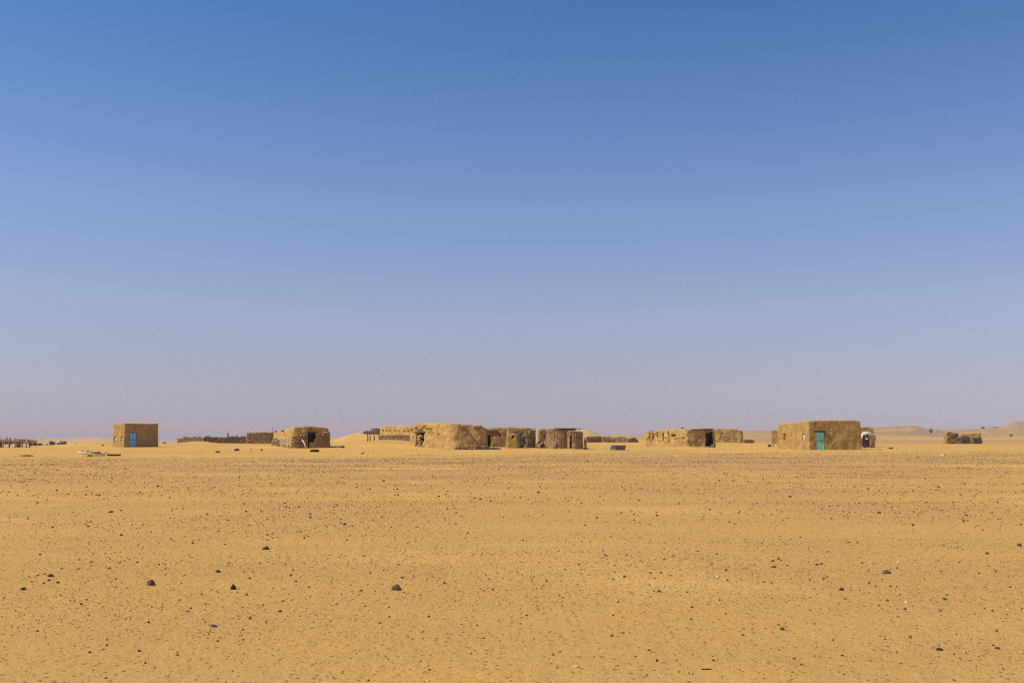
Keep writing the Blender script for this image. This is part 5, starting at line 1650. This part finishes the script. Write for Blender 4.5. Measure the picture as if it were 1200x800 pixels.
# ------------------------------------------------------------------ bushes and far trees
def leafy(name, label, px, D, w, h, seed, group, trunk=0.0, n=420, leaf=0.12, cat="bush", dark=1.0, sink=0.0):
    rg = np.random.default_rng(seed); c = at(px, D); z0 = gz(*c) - sink
    t = thing(name, label, cat, (c[0], c[1], z0), group)
    rr = random.Random(seed)
    ends = []
    m = MB()
    for k in range(7):
        a = rr.uniform(0, 6.28); e = np.array((c[0] + math.cos(a) * w * rr.uniform(.1, .28), c[1] + math.sin(a) * w * rr.uniform(.1, .28), z0 + h * rr.uniform(.4, .75)))
        s0 = np.array((c[0], c[1], z0 + trunk * h * rr.uniform(.5, 1)))
        m.tube([s0, (s0 + e) / 2 + np.array((rr.uniform(-.1, .1), rr.uniform(-.1, .1), 0.05)), e], [0.035 * h, 0.025 * h, 0.01 * h], 5); ends.append(e)
    m.tube([(c[0], c[1], z0 - 0.1), (c[0] + 0.02, c[1], z0 + max(trunk, 0.1) * h)], [0.055 * h, 0.04 * h], 7)
    m.build("trunk", M['wood'], t, smooth=True)
    # clumps of leaves around the limb ends
    k = 16
    zz = rg.uniform(0.08, 0.85, k); q = np.sqrt(np.clip(1 - ((zz - 0.42) / 0.6) ** 2, 0.05, 1)) * rg.uniform(0.2, 1, k) ** 0.5; aa = rg.uniform(0, 6.28, k)
    cl = np.stack((c[0] + w * .40 * np.cos(aa) * q, c[1] + w * .40 * np.sin(aa) * q, z0 + h * (trunk + (1 - trunk) * zz)), -1)
    cen = cl[rg.integers(0, len(cl), n)] + rg.normal(0, 1, (n, 3)) * np.array((w * .13, w * .13, h * (1 - trunk) * .13))
    cen[:, 2] = np.maximum(cen[:, 2], z0 + 0.05)
    A = rg.normal(0, 1, (n, 3)); A /= np.linalg.norm(A, axis=1)[:, None]
    Bv = np.cross(A, rg.normal(0, 1, (n, 3))); Bv /= np.linalg.norm(Bv, axis=1)[:, None]
    sz = leaf * rg.uniform(.6, 1.3, (n, 1))
    V = np.stack((cen - A * sz, cen + Bv * sz * .55, cen + A * sz, cen - Bv * sz * .55), 1).reshape(-1, 3)
    o = mesh_obj("crown", V, [(4 * i, 4 * i + 1, 4 * i + 2, 4 * i + 3) for i in range(n)], M['leaf'], t)
    T = np.repeat(tints(rg, n, [(0.055 * dark, 0.058 * dark, 0.030 * dark), (0.085 * dark, 0.085 * dark, 0.045 * dark), (0.04 * dark, 0.042 * dark, 0.025 * dark)], [3, 3, 3], .25), 4, 0)
    ca = o.data.color_attributes.new("tint", 'FLOAT_COLOR', 'POINT'); ca.data.foreach_set("color", np.concatenate((T, np.ones((len(T), 1))), 1).ravel())
    o["kind"] = "stuff"
    return t


G_B = "bushes on the plain beyond the village"
Dn = 250.0; k_ = Dn / F
for px, w, h, lab, sd in ((41.0, 5.4, 4.4, "rounded grey-green bush next to the brush-roofed pen, far left", 301), (36.6, 3.2, 2.4, "tiny bush at the right end of the brush-roofed pen", 302),
                          (47.4, 6.2, 2.8, "low spreading bush between two rounder bushes, far left", 303), (54.6, 3.0, 2.0, "smallest dark bush left of the tallest far-left bush", 304),
                          (61.2, 8.2, 5.8, "tallest and widest of the dark bushes at far left", 305), (69.2, 4.6, 2.8, "small bush joined to the bush nearest the dead tree", 306),
                          (74.6, 6.6, 5.2, "round dark bush, rightmost of the big far-left bushes", 307), (89.0, 3.2, 1.5, "flat dark bush on the slope above the dead tree", 308),
                          (102.4, 2.4, 1.2, "flat speck of a bush left of the blue-door house", 309)):
    top_py = 522.3 - h if px < 80 else 521.2 - h
    hh = zat(top_py, Dn) - gz(*at(px, Dn))
    leafy("bush", lab, px, Dn, w * k_, hh, sd, G_B, 0.05, 620, 0.17, dark=1.15)
for px, D, w, h, tr, lab, sd in ((192.8, 230, 3.4, 2.6, 0.05, "lone dark bush between the blue-door house and the low walls", 311),
                                 (1091.0, 900, 4.4, 5.2, 0.2, "lone round tree in the notch of the right-hand dunes", 312),
                                 (1152.6, 1040, 3.6, 3.0, 0.2, "small tree on the dune crest above the ruin", 313),
                                 (1167.0, 1060, 8.0, 1.6, 0.1, "low dark thicket along the dune crest near the right edge", 314),
                                 (1184.4, 640, 3.4, 2.6, 0.2, "small bush on the plain near the right edge", 315)):
    q = D / F
    leafy("tree" if tr >= 0.2 else "bush", lab, px, D, w * q, h * q * 1.15, sd, "trees on the right-hand dunes" if px > 1000 else G_B, tr, 420, 0.16 * max(1, D / 400), cat="tree" if tr >= 0.2 else "bush", sink=1.0 if px > 1140 and D > 900 else 0.0, dark=2.1)


# ------------------------------------------------------------------ camel and people behind the green-door house
def skinned(name, verts, edges, rad, mat, parent=None, loc=None, root=0, sub=2, fat=1.3):
    org = ORIGIN[parent.name] if parent is not None else np.array(loc, float)
    me = bpy.data.meshes.new(name)
    me.from_pydata((np.array(verts, float) - org).tolist(), edges, [])
    o = bpy.data.objects.new(name, me); COL.objects.link(o)
    if parent is not None: o.parent = parent
    else: o.location = org
    ORIGIN[o.name] = org
    o.modifiers.new("skin", 'SKIN')
    for i, r_ in enumerate(rad):
        sv = me.skin_vertices[0].data[i]; sv.radius = (r_ * fat, r_ * fat)
        sv.use_root = (i == root)
    sb = o.modifiers.new("smooth", 'SUBSURF'); sb.levels = sub; sb.render_levels = sub
    o.modifiers["skin"].use_smooth_shade = True
    me.materials.append(mat)
    return o


Dc = 124.0
foot = gp(1018.5, Dc)
t = thing("camel", "whitish camel standing side-on, its head hidden behind the green-door house", "camel", foot)
bx, by, bz = foot
# x to the right = towards the rump; the camel faces left
CV = [(0.62, 0, 1.38), (0.30, 0, 1.44), (-0.05, 0, 1.50), (-0.40, 0, 1.50), (-0.72, 0, 1.38),          # 0-4 spine: rump .. chest
      (-1.05, 0, 1.10), (-1.38, 0, 1.22), (-1.58, 0, 1.58), (-1.66, 0, 1.90), (-1.88, 0, 1.92), (-2.08, 0, 1.82),   # 5-10 neck, head, muzzle
      (-0.22, 0, 1.80), (-0.30, 0, 1.94)]                                                               # 11-12 hump
CR = [0.32, 0.38, 0.43, 0.42, 0.34, 0.19, 0.14, 0.12, 0.11, 0.10, 0.06, 0.32, 0.20]
CE = [(0, 1), (1, 2), (2, 3), (3, 4), (4, 5), (5, 6), (6, 7), (7, 8), (8, 9), (9, 10), (2, 11), (11, 12)]
def leg(chain, rads, at_i):
    i0 = at_i
    for c_, r_ in zip(chain, rads):
        CV.append(c_); CR.append(r_); CE.append((i0, len(CV) - 1)); i0 = len(CV) - 1
for sgn, dx in ((-1, 0.0), (1, 0.12)):
    leg([(0.66 + dx * .5, sgn * 0.17, 1.16), (0.60 + dx, sgn * 0.17, 0.86), (0.74 + dx, sgn * 0.16, 0.52), (0.70 + dx, sgn * 0.16, 0.12), (0.64 + dx, sgn * 0.16, 0.045)], [0.17, 0.11, 0.065, 0.05, 0.075], 0)
    leg([(-0.62 - dx, sgn * 0.16, 1.06), (-0.64 - dx, sgn * 0.16, 0.80), (-0.66 - dx, sgn * 0.15, 0.48), (-0.66 - dx, sgn * 0.15, 0.12), (-0.72 - dx, sgn * 0.15, 0.045)], [0.14, 0.09, 0.075, 0.05, 0.075], 4)
    CV.append((-1.70, sgn * 0.08, 2.03)); CR.append(0.03); CE.append((8, len(CV) - 1))
i0 = 0
for c_, r_ in (((0.86, 0, 1.40), 0.05), ((0.93, 0, 1.15), 0.03), ((0.94, 0, 0.86), 0.045)):
    CV.append(c_); CR.append(r_); CE.append((i0, len(CV) - 1)); i0 = len(CV) - 1
k = 1.0
skinned("body", [(bx + v[0] * k - 0.12, by + v[1] * k, bz + v[2] * k) for v in CV], CE, [r_ * k for r_ in CR], M['camel'], t, root=2, fat=1.42)


def person(label, px, D, height, robe, scarf, seed, hunch=0.0, turn=0.0, shawl=None, arm=0.25):
    """standing figure: one continuous skinned body, a robe and a head scarf as children"""
    p = gp(px, D); k = height / 1.7
    t = thing("person", label, "person", p, "people beside the camel")
    ct, st = math.cos(turn), math.sin(turn)
    def X(v):
        x, y, z = v[0] * k, v[1] * k, v[2] * k
        return (p[0] + x * ct - y * st, p[1] + x * st + y * ct, p[2] + z)
    V = [(0, 0, .92), (0, 0, 1.12), (0, -hunch * .3, 1.34), (0, -hunch * .5, 1.45), (0, -.02 - hunch * .6, 1.52), (0, -.03 - hunch * .7, 1.61), (0, -.03 - hunch * .7, 1.66)]
    Rr_ = [.15, .13, .15, .06, .085, .10, .05]
    E = [(0, 1), (1, 2), (2, 3), (3, 4), (4, 5), (5, 6)]
    def ch(pts, rads, i0):
        for c_, r_ in zip(pts, rads):
            V.append(c_); Rr_.append(r_); E.append((i0, len(V) - 1)); i0 = len(V) - 1
        return i0
    ch([(0, -.13 - hunch * .7, 1.585)], [.018], 4)                            # nose
    for s_ in (-1, 1):
        ch([(s_ * .10, 0, .86), (s_ * .11, -.02, .48), (s_ * .11, 0, .09), (s_ * .115, -.14, .035)], [.10, .07, .045, .04], 0)
        h = ch([(s_ * .20, -hunch * .3, 1.36), (s_ * .25, .02, 1.08), (s_ * .20, -arm, .96), (s_ * .17, -arm - .10, .95)], [.065, .05, .036, .034], 2)
        for q, (dx, ln) in enumerate(((-.028, .075), (-.009, .085), (.011, .08), (.03, .062))):
            ch([(s_ * .17 + dx, -arm - .15, .945), (s_ * .17 + dx, -arm - .15 - ln * .6, .925)], [.009, .008], h)
        ch([(s_ * .13, -arm - .12, .955), (s_ * .115, -arm - .155, .94)], [.010, .009], h)
    skinned("body", [X(v) for v in V], E, [r_ * k for r_ in Rr_], M['skin'], t, root=0, sub=1)
    # robe from shoulders to ankles with folds
    rg = random.Random(seed); n = 28; Vv, Fc = [], []
    prof = [(1.46, .075, .07), (1.40, .20, .12), (1.25, .23, .15), (1.0, .21, .16), (.8, .24, .18), (.5, .26, .20), (.25, .29, .22), (.10, .31, .235)]
    ph = [rg.uniform(0, 6.28) for _ in range(4)]
    for i, (z, a, b) in enumerate(prof):
        f = i / len(prof)
        for j in range(n):
            w = 2 * math.pi * j / n
            r_ = 1 + f * (.09 * math.sin(5 * w + ph[0] + z) + .06 * math.sin(9 * w + ph[1] - z * 2))
            Vv.append(X((a * r_ * math.cos(w), b * r_ * math.sin(w) - hunch * .4 * max(0, z - .9), z)))
    for i in range(len(prof) - 1):
        for j in range(n): Fc.append((i * n + j, i * n + (j + 1) % n, (i + 1) * n + (j + 1) % n, (i + 1) * n + j))
    for s_ in (-1, 1):                                                        # sleeves
        m_ = MB(); m_.tube([X((s_ * .17, -hunch * .3, 1.38)), X((s_ * .25, .02, 1.08)), X((s_ * .205, -arm * .8, .975))], [.085 * k, .085 * k, .075 * k], 10)
        b0 = len(Vv); Vv += [tuple(v) for v in m_.v[0]]; Fc += [tuple(i + b0 for i in f) for f in m_.f]
    mesh_obj("robe", Vv, Fc, M[robe], t, smooth=True)
    # scarf round the head, open at the face, falling on the shoulders
    Vv, Fc = [], []; n = 22
    prof = [(1.735, .02), (1.72, .075), (1.67, .115), (1.60, .125), (1.53, .12), (1.46, .15), (1.38, .21), (1.28, .235)]
    for z, a in prof:
        for j in range(n):
            w = 2 * math.pi * j / n
            Vv.append(X((a * math.cos(w), a * .95 * math.sin(w) + .0 - hunch * .65 * (z - 1.2) * 1.6, z)))
    for i in range(len(prof) - 1):
        for j in range(n):
            w = 2 * math.pi * (j + .5) / n
            if i in (2, 3) and abs(((w - 1.5 * math.pi + math.pi) % (2 * math.pi)) - math.pi) < .62: continue
            Fc.append((i * n + j, i * n + (j + 1) % n, (i + 1) * n + (j + 1) % n, (i + 1) * n + j))
    mesh_obj("head_scarf", Vv, Fc, M[scarf], t, smooth=True)
    if shawl:
        Vv, Fc = [], []; n = 14
        for i, (z, a, b) in enumerate(((1.40, .17, .135), (1.3, .20, .165), (1.2, .20, .17), (1.1, .19, .175), (1.04, .18, .18))):
            for j in range(n):
                w = 1.22 * math.pi + (0.56 * math.pi) * j / (n - 1)
                Vv.append(X((a * math.cos(w), b * math.sin(w) - .015 + .012 * math.sin(7 * w + z * 9), z)))
        for i in range(4):
            for j in range(n - 1): Fc.append((i * n + j, i * n + j + 1, (i + 1) * n + j + 1, (i + 1) * n + j))
        o = mesh_obj("shawl", Vv, Fc, M[shawl], t, smooth=True); o.modifiers.new("thickness", 'SOLIDIFY').thickness = 0.01
    return t


person("standing person in long maroon robe and black scarf, by the camel's shoulder", 1012.6, 122.6, 1.62, 'maroon', 'black', 401, 0.05, 0.5)
person("standing person in dark robe with white cloth on the chest, by the camel", 1015.9, 121.6, 1.66, 'navy', 'black', 402, 0.1, -0.25, 'cloth_white')

# small crouching figure in red
p = gp(1021.3, 121.4)
t = thing("person", "small crouching figure in pinkish red clothes under the camel's belly", "person", p, "people beside the camel")
def X(v): return (p[0] + v[0] * 1.15, p[1] + v[1] * 1.15, p[2] + v[2] * 1.1)
V = [(0, .06, .17), (0, .02, .32), (0, -.02, .44), (0, -.03, .50), (0, -.04, .575), (0, -.04, .64), (0, -.04, .68)]; Rd = [.11, .10, .095, .04, .065, .075, .04]; E = [(0, 1), (1, 2), (2, 3), (3, 4), (4, 5), (5, 6)]
def ch(pts, rads, i0):
    for c_, r_ in zip(pts, rads):
        V.append(c_); Rd.append(r_); E.append((i0, len(V) - 1)); i0 = len(V) - 1
    return i0
ch([(0, -.115, .605)], [.012], 4)
for s_ in (-1, 1):
    ch([(s_ * .08, -.02, .16), (s_ * .11, -.20, .25), (s_ * .10, -.13, .05), (s_ * .10, -.22, .025)], [.07, .055, .035, .028], 0)
    h = ch([(s_ * .13, -.02, .43), (s_ * .17, -.08, .30), (s_ * .10, -.22, .27), (s_ * .08, -.26, .265)], [.042, .035, .026, .022], 2)
    for dx, ln in ((-.018, .045), (-.006, .052), (.007, .05), (.02, .04)): ch([(s_ * .08 + dx, -.285, .26), (s_ * .08 + dx, -.285 - ln * .6, .25)], [.007, .006], h)
    ch([(s_ * .055, -.265, .27), (s_ * .045, -.285, .265)], [.008, .007], h)
skinned("body", [X(v) for v in V], E, Rd, M['skin'], t, root=0, sub=1)
Vv, Fc, n = [], [], 22
for i, (z, a, b, oy) in enumerate(((.49, .06, .05, -.03), (.46, .15, .10, -.02), (.36, .18, .14, 0), (.26, .175, .19, -.02), (.14, .16, .20, -.03), (.03, .13, .17, -.02))):
    for j in range(n):
        w = 2 * math.pi * j / n; r_ = 1 + .06 * math.sin(6 * w + i) * (i > 1)
        Vv.append(X((a * r_ * math.cos(w), b * r_ * math.sin(w) + oy, z)))
for i in range(5):
    for j in range(n): Fc.append((i * n + j, i * n + (j + 1) % n, (i + 1) * n + (j + 1) % n, (i + 1) * n + j))
mesh_obj("dress", Vv, Fc, M['red'], t, smooth=True)
Vv, Fc, n = [], [], 18
pr = [(.715, .015), (.70, .06), (.655, .088), (.60, .092), (.55, .085), (.49, .11), (.44, .14)]
for z, a in pr:
    for j in range(n):
        w = 2 * math.pi * j / n; Vv.append(X((a * math.cos(w), a * math.sin(w) - .035, z)))
for i in range(len(pr) - 1):
    for j in range(n):
        w = 2 * math.pi * (j + .5) / n
        if i in (2, 3) and abs(((w - 1.5 * math.pi + math.pi) % (2 * math.pi)) - math.pi) < .6: continue
        Fc.append((i * n + j, i * n + (j + 1) % n, (i + 1) * n + (j + 1) % n, (i + 1) * n + j))
mesh_obj("head_scarf", Vv, Fc, M['red'], t, smooth=True)

# ------------------------------------------------------------------ haze
zz = np.empty(len(g_me.vertices) * 3); g_me.vertices.foreach_get("co", zz); zz = zz.reshape(-1, 3)
z_lo, z_hi = float(zz[:, 2].min()) - 1.0, float(zz[:, 2].max()) + 6.0
hm = bpy.data.materials.new("desert_haze"); hm.use_nodes = True
hn = hm.node_tree; hn.nodes.clear()
ho = hn.nodes.new("ShaderNodeOutputMaterial"); hv = hn.nodes.new("ShaderNodeVolumePrincipled")
hv.inputs["Density"].default_value = 0.00022
hv.inputs["Color"].default_value = (0.86, 0.78, 0.80, 1)
hv.inputs["Anisotropy"].default_value = 0.0
hn.links.new(hv.outputs[0], ho.inputs["Volume"])
m = MB(); m.box((0, 0, (z_lo + z_hi) / 2), (7600, 0, 0), (0, 7600, 0), (0, 0, (z_hi - z_lo) / 2))
hz = m.build("haze", hm); tag(hz, "thin dusty air over the plain", kind="stuff")
print("haze", z_lo, z_hi)
